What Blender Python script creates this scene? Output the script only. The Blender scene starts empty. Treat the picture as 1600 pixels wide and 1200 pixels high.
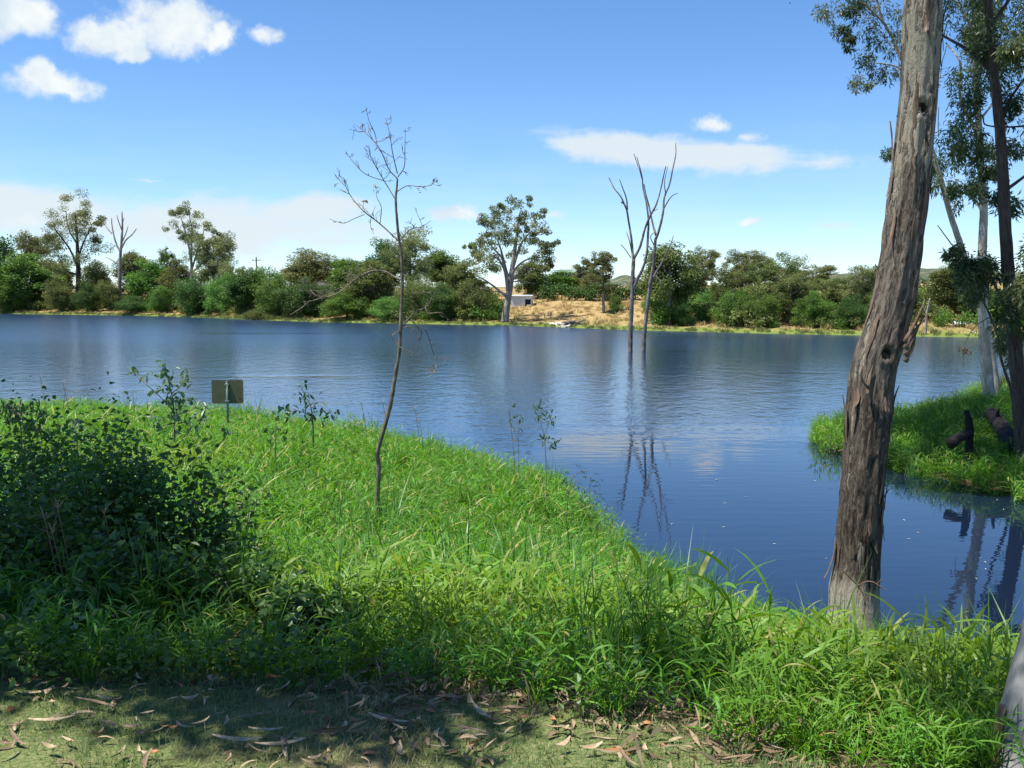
import bpy, math, random
import numpy as np
from mathutils import Vector, noise as mnoise

sc = bpy.context.scene
COL = sc.collection
F = 1570.0                      # focal length in photo pixels (photo is 1600 wide)
EYE = Vector((0, 0, 4.5))       # eye above the water level z = 0
PITCH = math.atan(138 / F)
CP, SP = math.cos(PITCH), math.sin(PITCH)

def ray(px, py):
    a, b = (px - 800) / F, (600 - py) / F
    return np.array((a, CP + b * SP, -SP + b * CP))

def P(px, py, Y):
    d = ray(px, py)
    t = Y / d[1]
    return np.array((d[0] * t, Y, EYE.z + d[2] * t))

# ------------------------------------------------------------------ camera
cam = bpy.data.cameras.new('camera')
cam.sensor_width = 36
cam.lens = 36 * F / 1600
cam.clip_start, cam.clip_end = 0.05, 6000
camo = bpy.data.objects.new('camera', cam)
camo.location = EYE
camo.rotation_euler = (math.pi / 2 - PITCH, 0, 0)
COL.objects.link(camo)
sc.camera = camo

# ------------------------------------------------------------------ light
SUNV = Vector((-0.36, -0.10, 0.93)).normalized()
sun = bpy.data.lights.new('sun', 'SUN')
sun.energy = 4.9
sun.angle = math.radians(0.53)
sun.color = (1.0, 0.955, 0.88)
suno = bpy.data.objects.new('sun', sun)
suno.rotation_euler = SUNV.to_track_quat('Z', 'Y').to_euler()
COL.objects.link(suno)
sc.view_settings.view_transform = 'Standard'
sc.view_settings.look = 'None'
sc.view_settings.gamma = 1
sc.view_settings.use_curve_mapping = False
sc.view_settings.exposure = 0.8
SKY_STRENGTH = 0.103

# ------------------------------------------------------------------ node helper
class N:
    def __init__(s, tree):
        s.t = tree
        s.n = tree.nodes
        s.l = tree.links
    def new(s, typ, **kw):
        n = s.n.new(typ)
        for k, v in kw.items():
            setattr(n, k, v)
        return n
    def put(s, sock, v):
        if v is None:
            return
        if hasattr(v, 'is_output'):
            s.l.new(v, sock)
        else:
            if isinstance(v, (tuple, list)) and sock.type == 'RGBA' and len(v) == 3:
                v = (*v, 1)
            sock.default_value = v
    def m(s, op, a, b=None, c=None, clamp=False):
        n = s.new('ShaderNodeMath', operation=op)
        n.use_clamp = clamp
        for i, v in enumerate((a, b, c)):
            s.put(n.inputs[i], v)
        return n.outputs[0]
    def noise(s, vec, scale, detail=4, rough=0.55, dist=0.0, col=False):
        n = s.new('ShaderNodeTexNoise')
        s.put(n.inputs['Vector'], vec)
        n.inputs['Scale'].default_value = scale
        n.inputs['Detail'].default_value = detail
        n.inputs['Roughness'].default_value = rough
        n.inputs['Distortion'].default_value = dist
        return n.outputs['Color' if col else 'Fac']
    def sstep(s, v, lo, hi, a=0.0, b=1.0):
        n = s.new('ShaderNodeMapRange', interpolation_type='SMOOTHSTEP')
        s.put(n.inputs[0], v)
        for i, x in zip((1, 2, 3, 4), (lo, hi, a, b)):
            n.inputs[i].default_value = x
        return n.outputs[0]
    def mix(s, f, a, b):
        n = s.new('ShaderNodeMix', data_type='RGBA')
        s.put(n.inputs['Factor'], f)
        s.put(n.inputs['A'] if n.inputs['A'].type == 'RGBA' else n.inputs[6], a)
        s.put(n.inputs[7], b)
        return n.outputs[2]
    def mapv(s, vec, scale=(1, 1, 1), loc=(0, 0, 0)):
        n = s.new('ShaderNodeMapping')
        s.put(n.inputs['Vector'], vec)
        n.inputs['Scale'].default_value = scale
        n.inputs['Location'].default_value = loc
        return n.outputs[0]
    def attr(s, name, kind='GEOMETRY'):
        n = s.new('ShaderNodeAttribute', attribute_name=name, attribute_type=kind)
        return n
    def bump(s, h, strength, dist, normal=None):
        n = s.new('ShaderNodeBump')
        s.put(n.inputs['Strength'], strength)
        n.inputs['Distance'].default_value = dist
        s.put(n.inputs['Height'], h)
        s.put(n.inputs['Normal'], normal)
        return n.outputs[0]

def mixfix(n):
    return n

# ------------------------------------------------------------------ sky
def build_world():
    w = bpy.data.worlds.new('World')
    sc.world = w
    w.use_nodes = True
    g = N(w.node_tree)
    for x in list(g.n):
        g.n.remove(x)
    out = g.new('ShaderNodeOutputWorld')
    sky = g.new('ShaderNodeTexSky', sky_type='NISHITA')
    sky.sun_disc = False
    sky.sun_elevation = math.asin(SUNV.z)
    sky.sun_rotation = math.atan2(SUNV.x, SUNV.y)
    sky.altitude = 100
    sky.air_density = 0.82
    sky.dust_density = 0.0
    sky.ozone_density = 5.5
    tc = g.new('ShaderNodeTexCoord')
    sep = g.new('ShaderNodeSeparateXYZ')
    g.l.new(tc.outputs['Generated'], sep.inputs[0])
    az = g.m('ARCTAN2', sep.outputs[0], sep.outputs[1])
    el = g.m('ARCSINE', sep.outputs[2])
    cmb = g.new('ShaderNodeCombineXYZ')
    g.put(cmb.inputs[0], az)
    g.put(cmb.inputs[1], el)
    vec = cmb.outputs[0]
    # small warp so outlines break up
    wn = g.noise(vec, 22, 3, 0.55, col=True)
    wn2 = g.noise(vec, 70, 3, 0.6, col=True)
    sw, sw2 = g.new('ShaderNodeSeparateColor'), g.new('ShaderNodeSeparateColor')
    g.l.new(wn, sw.inputs[0]); g.l.new(wn2, sw2.inputs[0])
    azw = g.m('ADD', az, g.m('ADD', g.m('MULTIPLY', g.m('SUBTRACT', sw.outputs[0], .5), .035), g.m('MULTIPLY', g.m('SUBTRACT', sw2.outputs[0], .5), .018)))
    elw = g.m('ADD', el, g.m('ADD', g.m('MULTIPLY', g.m('SUBTRACT', sw.outputs[1], .5), .018), g.m('MULTIPLY', g.m('SUBTRACT', sw2.outputs[1], .5), .012)))

    def ae(px, py):
        d = ray(px, py)
        d = d / np.linalg.norm(d)
        return math.atan2(d[0], d[1]), math.asin(d[2])
    def blob(px, py, wpx, hpx, a_=azw, e_=elw, slope=0.0, amp=1.0):
        a0, e0 = ae(px, py) if not isinstance(px, tuple) else px
        da = g.m('SUBTRACT', a_, a0)
        de = g.m('SUBTRACT', e_, e0)
        if slope:
            de = g.m('ADD', de, g.m('MULTIPLY', da, slope))
        u = g.m('DIVIDE', da, wpx / F)
        v = g.m('DIVIDE', de, hpx / F)
        r = g.m('SQRT', g.m('ADD', g.m('MULTIPLY', u, u), g.m('MULTIPLY', v, v)))
        return g.m('MULTIPLY', g.m('SUBTRACT', 1.0, r), amp)
    def union(lst):
        r = lst[0]
        for x in lst[1:]:
            r = g.m('MAXIMUM', r, x)
        return r
    cum = union([
        blob(20, 12, 84, 44), blob(265, 40, 98, 52), blob(168, 58, 76, 33), blob(205, 82, 34, 17),
        blob(335, 58, 34, 30), blob(412, 52, 36, 22, amp=.7), blob(88, 134, 76, 25), blob(52, 115, 36, 24),
        blob(705, 334, 52, 20, amp=.85), blob(1112, 195, 42, 14, amp=.55), blob(1165, 217, 26, 9, amp=.5),
        blob(1175, 346, 42, 10, amp=.6), blob(40, 347, 30, 12, amp=.4), blob(865, 335, 30, 8, amp=.35),
        # the same sort of sky outside the frame
        blob((-1.0, .22), 0, 160, 60), blob((-1.5, .33), 0, 200, 70), blob((1.1, .30), 0, 170, 60), blob((1.7, .24), 0, 220, 70),
        blob((2.6, .35), 0, 240, 80), blob((-2.4, .30), 0, 240, 80), blob((-.75, .48), 0, 150, 60), blob((.3, .62), 0, 200, 80),
    ])
    fb = g.noise(vec, 38, 7, 0.6)
    dens = g.m('ADD', g.m('MULTIPLY', cum, 1.0), g.m('MULTIPLY', g.m('SUBTRACT', fb, .5), 1.1))
    a1 = g.sstep(dens, 0.03, 0.62)
    # thin sheet cloud
    cs = g.mapv(vec, (9, 40, 1))
    fb2 = g.noise(cs, 1.0, 6, 0.6, 0.3)
    cir = union([
        blob(1020, 236, 200, 36, slope=.10, amp=1.3), blob(1120, 245, 150, 28, slope=.06, amp=1.2), blob(930, 228, 110, 16, slope=.10),
        blob(330, 352, 330, 56, amp=1.1), blob(60, 330, 260, 44, slope=.10, amp=1.1), blob(480, 330, 140, 34, slope=-.1), blob(480, 372, 260, 26, amp=.7),
        blob(230, 281, 40, 4, amp=.5), blob(1300, 250, 90, 14, amp=.5), blob(1300, 352, 60, 8, amp=.4),
        blob((-1.1, .08), 0, 500, 50), blob((1.9, .12), 0, 500, 50), blob((-2.2, .1), 0, 500, 60),
    ])
    a2 = g.sstep(g.m('ADD', cir, g.m('MULTIPLY', g.m('SUBTRACT', fb2, .5), 1.5)), -0.05, 0.75, 0, .92)
    # faint veil close to the horizon
    veil = g.m('MULTIPLY', g.sstep(el, 0.22, 0.0, 0, .30), g.sstep(fb2, .25, .8))
    shade = g.sstep(g.noise(vec, 16, 4, .55), .32, .62)
    ccol = g.mix(shade, (0.68, 0.80, 0.90), (0.95, 0.99, 1.0))
    bg = g.new('ShaderNodeBackground'); bg.inputs[1].default_value = SKY_STRENGTH
    hs = g.new('ShaderNodeHueSaturation'); hs.inputs['Saturation'].default_value = 1.1
    g.l.new(sky.outputs[0], hs.inputs['Color'])
    tn = g.new('ShaderNodeMix', data_type='RGBA', blend_type='MULTIPLY'); tn.inputs[0].default_value = 1; tn.inputs[7].default_value = (.99, 1.02, 1.05, 1)
    g.l.new(hs.outputs[0], tn.inputs[6])
    g.l.new(tn.outputs[2], bg.inputs[0])
    b1 = g.new('ShaderNodeBackground'); g.put(b1.inputs[0], ccol); b1.inputs[1].default_value = .58
    b2 = g.new('ShaderNodeBackground'); b2.inputs[0].default_value = (.84, .93, .97, 1); b2.inputs[1].default_value = .54
    m2 = g.new('ShaderNodeMixShader'); g.put(m2.inputs[0], g.m('MAXIMUM', a2, veil)); g.l.new(bg.outputs[0], m2.inputs[1]); g.l.new(b2.outputs[0], m2.inputs[2])
    m1 = g.new('ShaderNodeMixShader'); g.put(m1.inputs[0], a1); g.l.new(m2.outputs[0], m1.inputs[1]); g.l.new(b1.outputs[0], m1.inputs[2])
    g.l.new(m1.outputs[0], out.inputs[0])
    w.cycles.sampling_method = 'MANUAL'
    w.cycles.sample_map_resolution = 512
build_world()

# ------------------------------------------------------------------ materials
def newmat(name):
    m = bpy.data.materials.new(name)
    m.use_nodes = True
    g = N(m.node_tree)
    bsdf = g.n['Principled BSDF']
    return m, g, bsdf

def leafmat(name, c1, c2, c3=None, trans=.35, rough=.5, spec=.35, patch=None, hue=.02, val=.25):
    """leaves: each leaf has its own tint, each plant its own shade, some light comes through"""
    m, g, b = newmat(name)
    t = g.attr('tint').outputs['Fac']
    col = g.mix(t, c1, c2)
    if c3:
        col = g.mix(g.sstep(t, .93, .97), col, c3)
    if patch:
        geo = g.new('ShaderNodeNewGeometry')
        nz = g.noise(geo.outputs['Position'], patch[1], 3)
        col = g.mix(g.sstep(nz, patch[2], patch[3]), col, patch[0])
    oi = g.new('ShaderNodeObjectInfo')
    hs = g.new('ShaderNodeHueSaturation')
    g.put(hs.inputs['Hue'], g.m('MULTIPLY_ADD', oi.outputs['Random'], hue, .5 - hue / 2))
    g.put(hs.inputs['Value'], g.m('MULTIPLY_ADD', oi.outputs['Random'], val, 1 - val / 2))
    g.put(hs.inputs['Color'], col)
    col = hs.outputs[0]
    g.put(b.inputs['Base Color'], col)
    b.inputs['Roughness'].default_value = rough
    b.inputs['Specular IOR Level'].default_value = spec
    tr = g.new('ShaderNodeBsdfTranslucent')
    hs2 = g.new('ShaderNodeHueSaturation'); hs2.inputs['Saturation'].default_value = 1.1; hs2.inputs['Value'].default_value = 1.5; hs2.inputs['Hue'].default_value = .485
    g.put(hs2.inputs['Color'], col)
    g.put(tr.inputs[0], hs2.outputs[0])
    ms = g.new('ShaderNodeMixShader'); ms.inputs[0].default_value = trans
    g.l.new(b.outputs[0], ms.inputs[1]); g.l.new(tr.outputs[0], ms.inputs[2])
    g.l.new(ms.outputs[0], g.n['Material Output'].inputs[0])
    return m

def barkmat(name, cols, streak=(10, 10, 1.2), scale=1.0, bump=.4, rough=.85, split=(.42, .58), lowmix=None, dist=.02):
    m, g, b = newmat(name)
    v = g.attr('bk').outputs['Vector']
    n1 = g.noise(g.mapv(v, tuple(s * scale for s in streak)), 1, 6, .62, .4)
    n2 = g.noise(g.mapv(v, tuple(s * scale * 3.1 for s in streak)), 1, 5, .65)
    n3 = g.noise(v, 2.2 * scale, 4, .5)
    col = g.mix(g.sstep(n1, *split), cols[0], cols[1])
    col = g.mix(g.sstep(n3, .42, .66), col, cols[2])
    col = g.mix(g.sstep(n2, .48, .38, 0, .85), col, cols[3])
    if lowmix:
        # rougher, darker old bark on the lower trunk, up to the height lowmix[0]
        sp = g.new('ShaderNodeSeparateXYZ'); g.l.new(v, sp.inputs[0])
        zz = g.m('ADD', sp.outputs[2], g.m('MULTIPLY', g.m('SUBTRACT', n3, .5), lowmix[2]))
        f = g.sstep(zz, lowmix[0] - .5 * lowmix[1], lowmix[0] + .5 * lowmix[1], 1, 0)
        dk = g.mix(g.sstep(n2, .35, .62), lowmix[3], lowmix[4])
        col = g.mix(g.m('MULTIPLY', f, g.sstep(n1, .70, .45, .25, 1.0)), col, dk)
    g.put(b.inputs['Base Color'], col)
    b.inputs['Roughness'].default_value = rough
    b.inputs['Specular IOR Level'].default_value = .2
    h = g.m('ADD', g.m('MULTIPLY', n1, .7), g.m('MULTIPLY', n2, .5))
    g.put(b.inputs['Normal'], g.bump(h, bump, dist))
    return m

def flatmat(name, c1, c2=None, scale=5, rough=.7, metal=0, bump=0, spec=.4):
    m, g, b = newmat(name)
    if c2:
        tc = g.new('ShaderNodeTexCoord')
        nz = g.noise(tc.outputs['Object'], scale, 6, .65)
        g.put(b.inputs['Base Color'], g.mix(g.sstep(nz, .35, .68), c1, c2))
        if bump:
            g.put(b.inputs['Normal'], g.bump(nz, bump, .01))
    else:
        b.inputs['Base Color'].default_value = (*c1, 1)
    b.inputs['Roughness'].default_value = rough
    b.inputs['Metallic'].default_value = metal
    b.inputs['Specular IOR Level'].default_value = spec
    return m

M = {}
M['euc'] = leafmat('gum_leaves', (.100, .130, .045), (.225, .250, .092), trans=.36, hue=.03, val=.35)
M['olive'] = leafmat('olive_leaves', (.078, .112, .028), (.185, .215, .058), trans=.28, hue=.03, val=.35)
M['green'] = leafmat('green_leaves', (.056, .130, .020), (.145, .255, .044), trans=.3, hue=.03, val=.3)
M['bright'] = leafmat('bright_leaves', (.070, .160, .026), (.160, .275, .058), trans=.3, hue=.03, val=.3)
M['dark'] = leafmat('dark_leaves', (.036, .092, .018), (.090, .175, .036), trans=.25, hue=.03, val=.3)
M['nearleaf'] = leafmat('hanging_gum_leaves', (.040, .085, .024), (.135, .185, .062), (.20, .22, .09), trans=.3, rough=.38, spec=.5)
M['paleleaf'] = leafmat('pale_gum_leaves', (.050, .085, .034), (.150, .185, .085), (.25, .26, .13), trans=.34, rough=.38, spec=.5)  # slightly paler, greyer leaf tone than the hanging gum leaves
M['grass'] = leafmat('tall_grass_blades', (.068, .195, .018), (.168, .375, .045), (.36, .36, .12), trans=.40, rough=.45, spec=.20,
                     patch=((.20, .30, .040), .16, .56, .76))
M['reed'] = leafmat('reed_blades', (.040, .125, .016), (.095, .225, .036), trans=.35, rough=.4, spec=.45)
M['lawn'] = leafmat('lawn_blades', (.085, .155, .040), (.180, .235, .085), (.38, .32, .17), trans=.3, rough=.6,
                    patch=((.30, .27, .13), .9, .46, .66))
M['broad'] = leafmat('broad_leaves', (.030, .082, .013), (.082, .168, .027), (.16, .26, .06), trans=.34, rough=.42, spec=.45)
M['sapleaf'] = leafmat('sapling_leaves', (.055, .120, .055), (.130, .210, .110), (.26, .32, .20), trans=.32, rough=.4, spec=.5)
M['droop'] = leafmat('drooping_leaves', (.020, .055, .022), (.055, .110, .045), trans=.25, rough=.4)
M['straw'] = leafmat('straw_blades', (.30, .22, .095), (.46, .36, .17), (.16, .19, .05), trans=.2, rough=.8, spec=.1,
                     patch=((.20, .20, .07), .06, .50, .68))
M['fringe'] = leafmat('shore_grass', (.075, .115, .028), (.165, .195, .065), trans=.3, rough=.7)
M['litter'] = leafmat('dry_leaf_litter', (.13, .085, .050), (.38, .285, .175), (.36, .16, .06), trans=.1, rough=.75, spec=.2)
M['seed'] = leafmat('seed_heads', (.22, .15, .08), (.36, .27, .14), trans=.2, rough=.8)
M['palebark'] = barkmat('pale_bark', [(.40, .36, .29), (.56, .52, .44), (.33, .29, .23), (.22, .18, .14)], bump=.25)
M['darkbark'] = barkmat('dark_bark', [(.055, .043, .034), (.10, .08, .065), (.07, .055, .045), (.03, .024, .02)], bump=.5)
M['farbark'] = barkmat('far_bark', [(.26, .22, .18), (.40, .36, .30), (.20, .17, .14), (.14, .11, .09)], scale=.4, bump=.2)
M['deadbark'] = barkmat('bleached_dead_wood', [(.13, .115, .105), (.25, .23, .21), (.10, .085, .075), (.055, .047, .04)], scale=.8, bump=.35)
M['sapbark'] = barkmat('sapling_bark', [(.155, .125, .09), (.26, .22, .17), (.12, .095, .07), (.06, .045, .035)], scale=4, bump=.4, dist=.006)
M['greybark'] = barkmat('smooth_grey_bark', [(.20, .205, .195), (.275, .28, .26), (.17, .17, .16), (.13, .125, .115)], streak=(6, 6, 1.2), bump=.1, rough=.75, split=(.3, .7), dist=.006)
def bigbark():
    m, g, b = newmat('peeling_bark')
    v = g.attr('bk').outputs['Vector']
    sp = g.new('ShaderNodeSeparateXYZ'); g.l.new(v, sp.inputs[0])
    L = sp.outputs[2]
    wv = g.new('ShaderNodeVectorMath', operation='ADD')
    g.l.new(v, wv.inputs[0])
    wn = g.new('ShaderNodeVectorMath', operation='SCALE'); g.l.new(g.noise(v, 3.0, 3, .6, col=True), wn.inputs[0]); wn.inputs['Scale'].default_value = .12
    g.l.new(wn.outputs[0], wv.inputs[1])
    vv = wv.outputs[0]
    n1 = g.noise(g.mapv(vv, (13, 13, 1.3)), 1, 5, .6, .3)
    n2 = g.noise(g.mapv(vv, (38, 38, 4.2)), 1, 5, .65, .3)
    n4 = g.noise(g.mapv(vv, (90, 90, 16)), 1, 4, .6)
    nz = g.noise(v, 1.6, 4, .55)
    LL = g.m('ADD', L, g.m('MULTIPLY', g.m('SUBTRACT', nz, .5), 2.4))
    smooth_b = g.mix(n2, (.195, .180, .140), (.365, .335, .265))            # smooth new bark
    smooth_b = g.mix(g.sstep(nz, .52, .64, 0, .6), smooth_b, (.30, .24, .17))
    fib = g.mix(g.sstep(n2, .36, .64), (.056, .045, .036), (.205, .172, .138))   # shaggy old bark
    old = g.mix(g.sstep(n2, .34, .70), (.034, .027, .021), (.150, .120, .092))  # dark old bark
    fr = g.sstep(LL, 5.8, 4.2, .455, .60)                              # how much shaggy bark is left
    f1 = g.new('ShaderNodeMapRange', interpolation_type='SMOOTHSTEP')
    g.put(f1.inputs[0], g.m('ADD', n1, g.m('MULTIPLY', g.m('SUBTRACT', n4, .5), .10))); g.put(f1.inputs[1], g.m('SUBTRACT', fr, .035)); g.put(f1.inputs[2], g.m('ADD', fr, .035)); f1.inputs[3].default_value = 1; f1.inputs[4].default_value = 0
    col = g.mix(f1.outputs[0], smooth_b, fib)
    col = g.mix(g.m('MULTIPLY', g.sstep(LL, 3.1, 2.2), g.sstep(n1, .72, .56)), col, old)
    col = g.mix(g.m('MULTIPLY', g.sstep(g.m('ADD', L, g.m('MULTIPLY', g.m('SUBTRACT', n1, .5), .9)), .95, .70), .85), col, g.mix(n2, (.22, .18, .14), (.50, .44, .36)))
    crack = g.m('MULTIPLY', g.sstep(n2, .40, .33), g.sstep(LL, 6.0, 4.5, .45, 1))
    col = g.mix(g.m('MULTIPLY', crack, .9), col, (.030, .021, .016))
    col = g.mix(g.sstep(n4, .62, .72, 0, .55), col, (.06, .045, .035))
    g.put(b.inputs['Base Color'], col)
    b.inputs['Roughness'].default_value = .9
    b.inputs['Specular IOR Level'].default_value = .15
    h = g.m('ADD', g.m('MULTIPLY', n1, .5), g.m('ADD', g.m('MULTIPLY', n2, .7), g.m('MULTIPLY', n4, .25)))
    h = g.m('ADD', h, g.m('MULTIPLY', f1.outputs[0], .5))
    g.put(b.inputs['Normal'], g.bump(h, 1.0, .035))
    return m
M['bigbark'] = bigbark()
M['strip'] = barkmat('loose_bark', [(.13, .085, .06), (.25, .18, .13), (.16, .11, .08), (.07, .05, .04)], scale=3, bump=.4)
M['hollow'] = flatmat('knot_hollow', (.014, .010, .008), (.035, .024, .018), 20)
M['sign'] = flatmat('olive_drab_paint', (.098, .100, .052), (.125, .125, .068), 3, .55)
M['galv'] = flatmat('galvanised_steel', (.32, .34, .33), (.42, .43, .42), 12, .45, .6)
M['post'] = flatmat('sign_post_steel', (.12, .19, .15), (.17, .24, .19), 10, .5, .3)
M['tin'] = flatmat('painted_tin', (.60, .64, .70), (.70, .73, .78), 2, .5, .1)
M['tinroof'] = flatmat('white_tin_roof', (.62, .66, .70), (.72, .75, .78), 1, .4, .2)
M['wallpaint'] = flatmat('pale_house_wall', (.50, .47, .40), (.58, .55, .48), 1, .8)
M['shade_sticker'] = flatmat('doorway_shade_and_sticker', (.02, .02, .022), rough=.8)  # near-black: painted shade in the shed doorway, also the sticker on the sign
M['glass'] = flatmat('dark_glass', (.03, .04, .05), rough=.1)
M['concrete'] = flatmat('pale_concrete', (.50, .46, .38), (.62, .58, .49), 3, .9, bump=.3)
M['timber'] = flatmat('weathered_timber', (.11, .085, .06), (.20, .16, .12), 9, .85, bump=.5)
M['char'] = flatmat('blackened_log', (.008, .007, .006), (.020, .016, .014), 7, .9, bump=.7)
M['white'] = flatmat('white_paint', (.75, .77, .78), rough=.5)
M['brownleaf'] = flatmat('brown_dead_leaves', (.20, .11, .06), (.42, .30, .20), 9, .7)

# ------------------------------------------------------------------ mesh helpers
def mesh_np(name, V, Q, mats, tint=None, bk=None, mi=None, smooth=False):
    V = np.asarray(V, np.float32).reshape(-1, 3); Q = np.asarray(Q, np.int32).reshape(-1, 4)
    me = bpy.data.meshes.new(name)
    me.vertices.add(len(V)); me.vertices.foreach_set('co', V.ravel())
    me.loops.add(Q.size); me.loops.foreach_set('vertex_index', Q.ravel())
    me.polygons.add(len(Q))
    me.polygons.foreach_set('loop_start', np.arange(0, Q.size, 4, dtype=np.int32))
    me.polygons.foreach_set('loop_total', np.full(len(Q), 4, np.int32))
    if mi is not None:
        me.polygons.foreach_set('material_index', np.asarray(mi, np.int32))
    me.polygons.foreach_set('use_smooth', np.full(len(Q), smooth, bool))
    for m in (mats if isinstance(mats, (list, tuple)) else [mats]):
        me.materials.append(m)
    if tint is not None:
        a = me.attributes.new('tint', 'FLOAT', 'POINT'); a.data.foreach_set('value', np.asarray(tint, np.float32))
    if bk is not None:
        a = me.attributes.new('bk', 'FLOAT_VECTOR', 'POINT'); a.data.foreach_set('vector', np.asarray(bk, np.float32).ravel())
    me.update(calc_edges=True)
    return me

class G:
    """collects quads, tints and bark coordinates for one mesh"""
    def __init__(s):
        s.V, s.Q, s.T, s.B, s.n = [], [], [], [], 0
    def add(s, V, Q, T=None, B=None):
        V = np.asarray(V, float).reshape(-1, 3)
        s.V.append(V); s.Q.append(np.asarray(Q, int).reshape(-1, 4) + s.n)
        s.T.append(np.zeros(len(V)) if T is None else np.broadcast_to(np.asarray(T, float), (len(V),)))
        s.B.append(np.zeros((len(V), 3)) if B is None else np.asarray(B, float))
        s.n += len(V)
        return s
    def mesh(s, name, mat, smooth=False, off=(0, 0, 0)):
        V = np.concatenate(s.V) - np.asarray(off, float)
        return mesh_np(name, V, np.concatenate(s.Q), mat, np.concatenate(s.T), np.concatenate(s.B), smooth=smooth)
    def box(s, lo, hi):
        x0, y0, z0 = lo; x1, y1, z1 = hi
        return s.add([(x0, y0, z0), (x1, y0, z0), (x1, y1, z0), (x0, y1, z0), (x0, y0, z1), (x1, y0, z1), (x1, y1, z1), (x0, y1, z1)],
                     [(0, 3, 2, 1), (4, 5, 6, 7), (0, 1, 5, 4), (1, 2, 6, 5), (2, 3, 7, 6), (3, 0, 4, 7)])
    def tube(s, pts, rad, seg=8, wob=0.0, rng=None, cap=True):
        pts = np.asarray(pts, float); n = len(pts)
        rad = np.broadcast_to(np.asarray(rad, float), (n,))
        tan = np.gradient(pts, axis=0)
        tan /= np.linalg.norm(tan, axis=1)[:, None] + 1e-9
        ref = np.array((1.0, 0, 0)) if abs(tan[0][0]) < .8 else np.array((0, 1.0, 0))
        th = np.linspace(0, 2 * np.pi, seg, endpoint=False)
        L = np.concatenate([[0], np.cumsum(np.linalg.norm(np.diff(pts, axis=0), axis=1))])
        V, B = [], []
        u = ref
        for i in range(n):
            u = u - tan[i] * np.dot(u, tan[i]); u = u / (np.linalg.norm(u) + 1e-9)
            w = np.cross(tan[i], u)
            r = np.full(seg, rad[i])
            if wob and rng is not None:
                r = r * (1 + wob * (rng.random(seg) - .5))
            ring = pts[i] + r[:, None] * (np.cos(th)[:, None] * u + np.sin(th)[:, None] * w)
            V.append(ring)
            B.append(np.stack([np.cos(th) * rad[i], np.sin(th) * rad[i], np.full(seg, L[i])], 1))
        V = np.concatenate(V); B = np.concatenate(B)
        i, j = np.meshgrid(np.arange(n - 1), np.arange(seg), indexing='ij')
        a = i * seg + j; b = i * seg + (j + 1) % seg
        Q = np.stack([a, b, b + seg, a + seg], -1).reshape(-1, 4)
        if cap and seg % 2 == 0:
            e = (n - 1) * seg
            cq = [(e, e + k, e + k + 1, e + (k + 2) % seg) for k in range(1, seg - 2, 2)]
            cq0 = [(q[0] - e, q[3] - e, q[2] - e, q[1] - e) for q in cq]
            Q = np.concatenate([Q, np.array(cq + cq0)]) if cq else Q
        return s.add(V, Q, None, B)
    def leaves(s, C, D, L, W, rng, droop=0.0, tint=None, fold=.18):
        """one four-cornered leaf per row: base C, direction D, length L, width W"""
        C = np.asarray(C, float); n = len(C)
        D = np.asarray(D, float) + np.array((0, 0, -droop)); D /= np.linalg.norm(D, axis=1)[:, None] + 1e-9
        R = rng.normal(size=(n, 3)); S = np.cross(D, R); S /= np.linalg.norm(S, axis=1)[:, None] + 1e-9
        U = np.cross(S, D)
        L = np.broadcast_to(np.asarray(L, float), (n,))[:, None]; W = np.broadcast_to(np.asarray(W, float), (n,))[:, None]
        mid = C + D * L * .45
        V = np.stack([C, mid + S * W * .5 + U * W * fold, C + D * L - U * L * .06, mid - S * W * .5 + U * W * fold], 1).reshape(-1, 3)
        Q = np.arange(4 * n).reshape(n, 4)
        t = rng.random(n) if tint is None else tint
        return s.add(V, Q, np.repeat(t, 4))
    def ovate(s, C, D, L, W, rng, droop=0.0, tint=None, fold=.15):
        """rounder leaf: two halves folded along the midrib"""
        C = np.asarray(C, float); n = len(C)
        D = np.asarray(D, float) + np.array((0, 0, -droop)); D /= np.linalg.norm(D, axis=1)[:, None] + 1e-9
        R = rng.normal(size=(n, 3)) * .6 + np.array((0, 0, 1.0)); S = np.cross(D, R); S /= np.linalg.norm(S, axis=1)[:, None] + 1e-9
        U = np.cross(S, D)
        L = np.broadcast_to(np.asarray(L, float), (n,))[:, None]; W = np.broadcast_to(np.asarray(W, float), (n,))[:, None]
        tip = C + D * L - U * L * .12
        V = np.stack([C, C + D * L * .28 + S * W * .46 + U * W * fold, C + D * L * .66 + S * W * .38 + U * W * fold * .7, tip,
                      C + D * L * .66 - S * W * .38 + U * W * fold * .7, C + D * L * .28 - S * W * .46 + U * W * fold], 1).reshape(-1, 3)
        k = np.arange(n)[:, None] * 6
        Q = np.concatenate([k + np.array((0, 1, 2, 3)), k + np.array((0, 3, 4, 5))])
        t = rng.random(n) if tint is None else tint
        return s.add(V, Q, np.repeat(t, 6))
    def blade(s, base, az, el0, el1, L, W, seg=4, t=0.0, twist=0.0):
        """one grass blade: leaves at elevation el0 and bends over to el1"""
        k = np.linspace(0, 1, seg + 1)
        el = el0 + (el1 - el0) * k ** 1.2
        dh = np.cos(el) * L / seg; dz = np.sin(el) * L / seg
        h = np.concatenate([[0], np.cumsum(dh[:-1])]); z = np.concatenate([[0], np.cumsum(dz[:-1])])
        c, n_ = math.cos(az), math.sin(az)
        pts = np.stack([base[0] + c * h, base[1] + n_ * h, base[2] + z], 1)
        w = W * .5 * np.clip(np.minimum(1, .35 + 2.6 * k) * (1 - k ** 2.2) + .02, .02, 1)
        a2 = az + math.pi / 2
        sd = np.stack([np.cos(a2) * np.ones(seg + 1), np.sin(a2) * np.ones(seg + 1), math.sin(twist) * np.ones(seg + 1)], 1)
        V = np.empty((2 * (seg + 1), 3)); V[0::2] = pts + sd * w[:, None]; V[1::2] = pts - sd * w[:, None]
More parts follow.
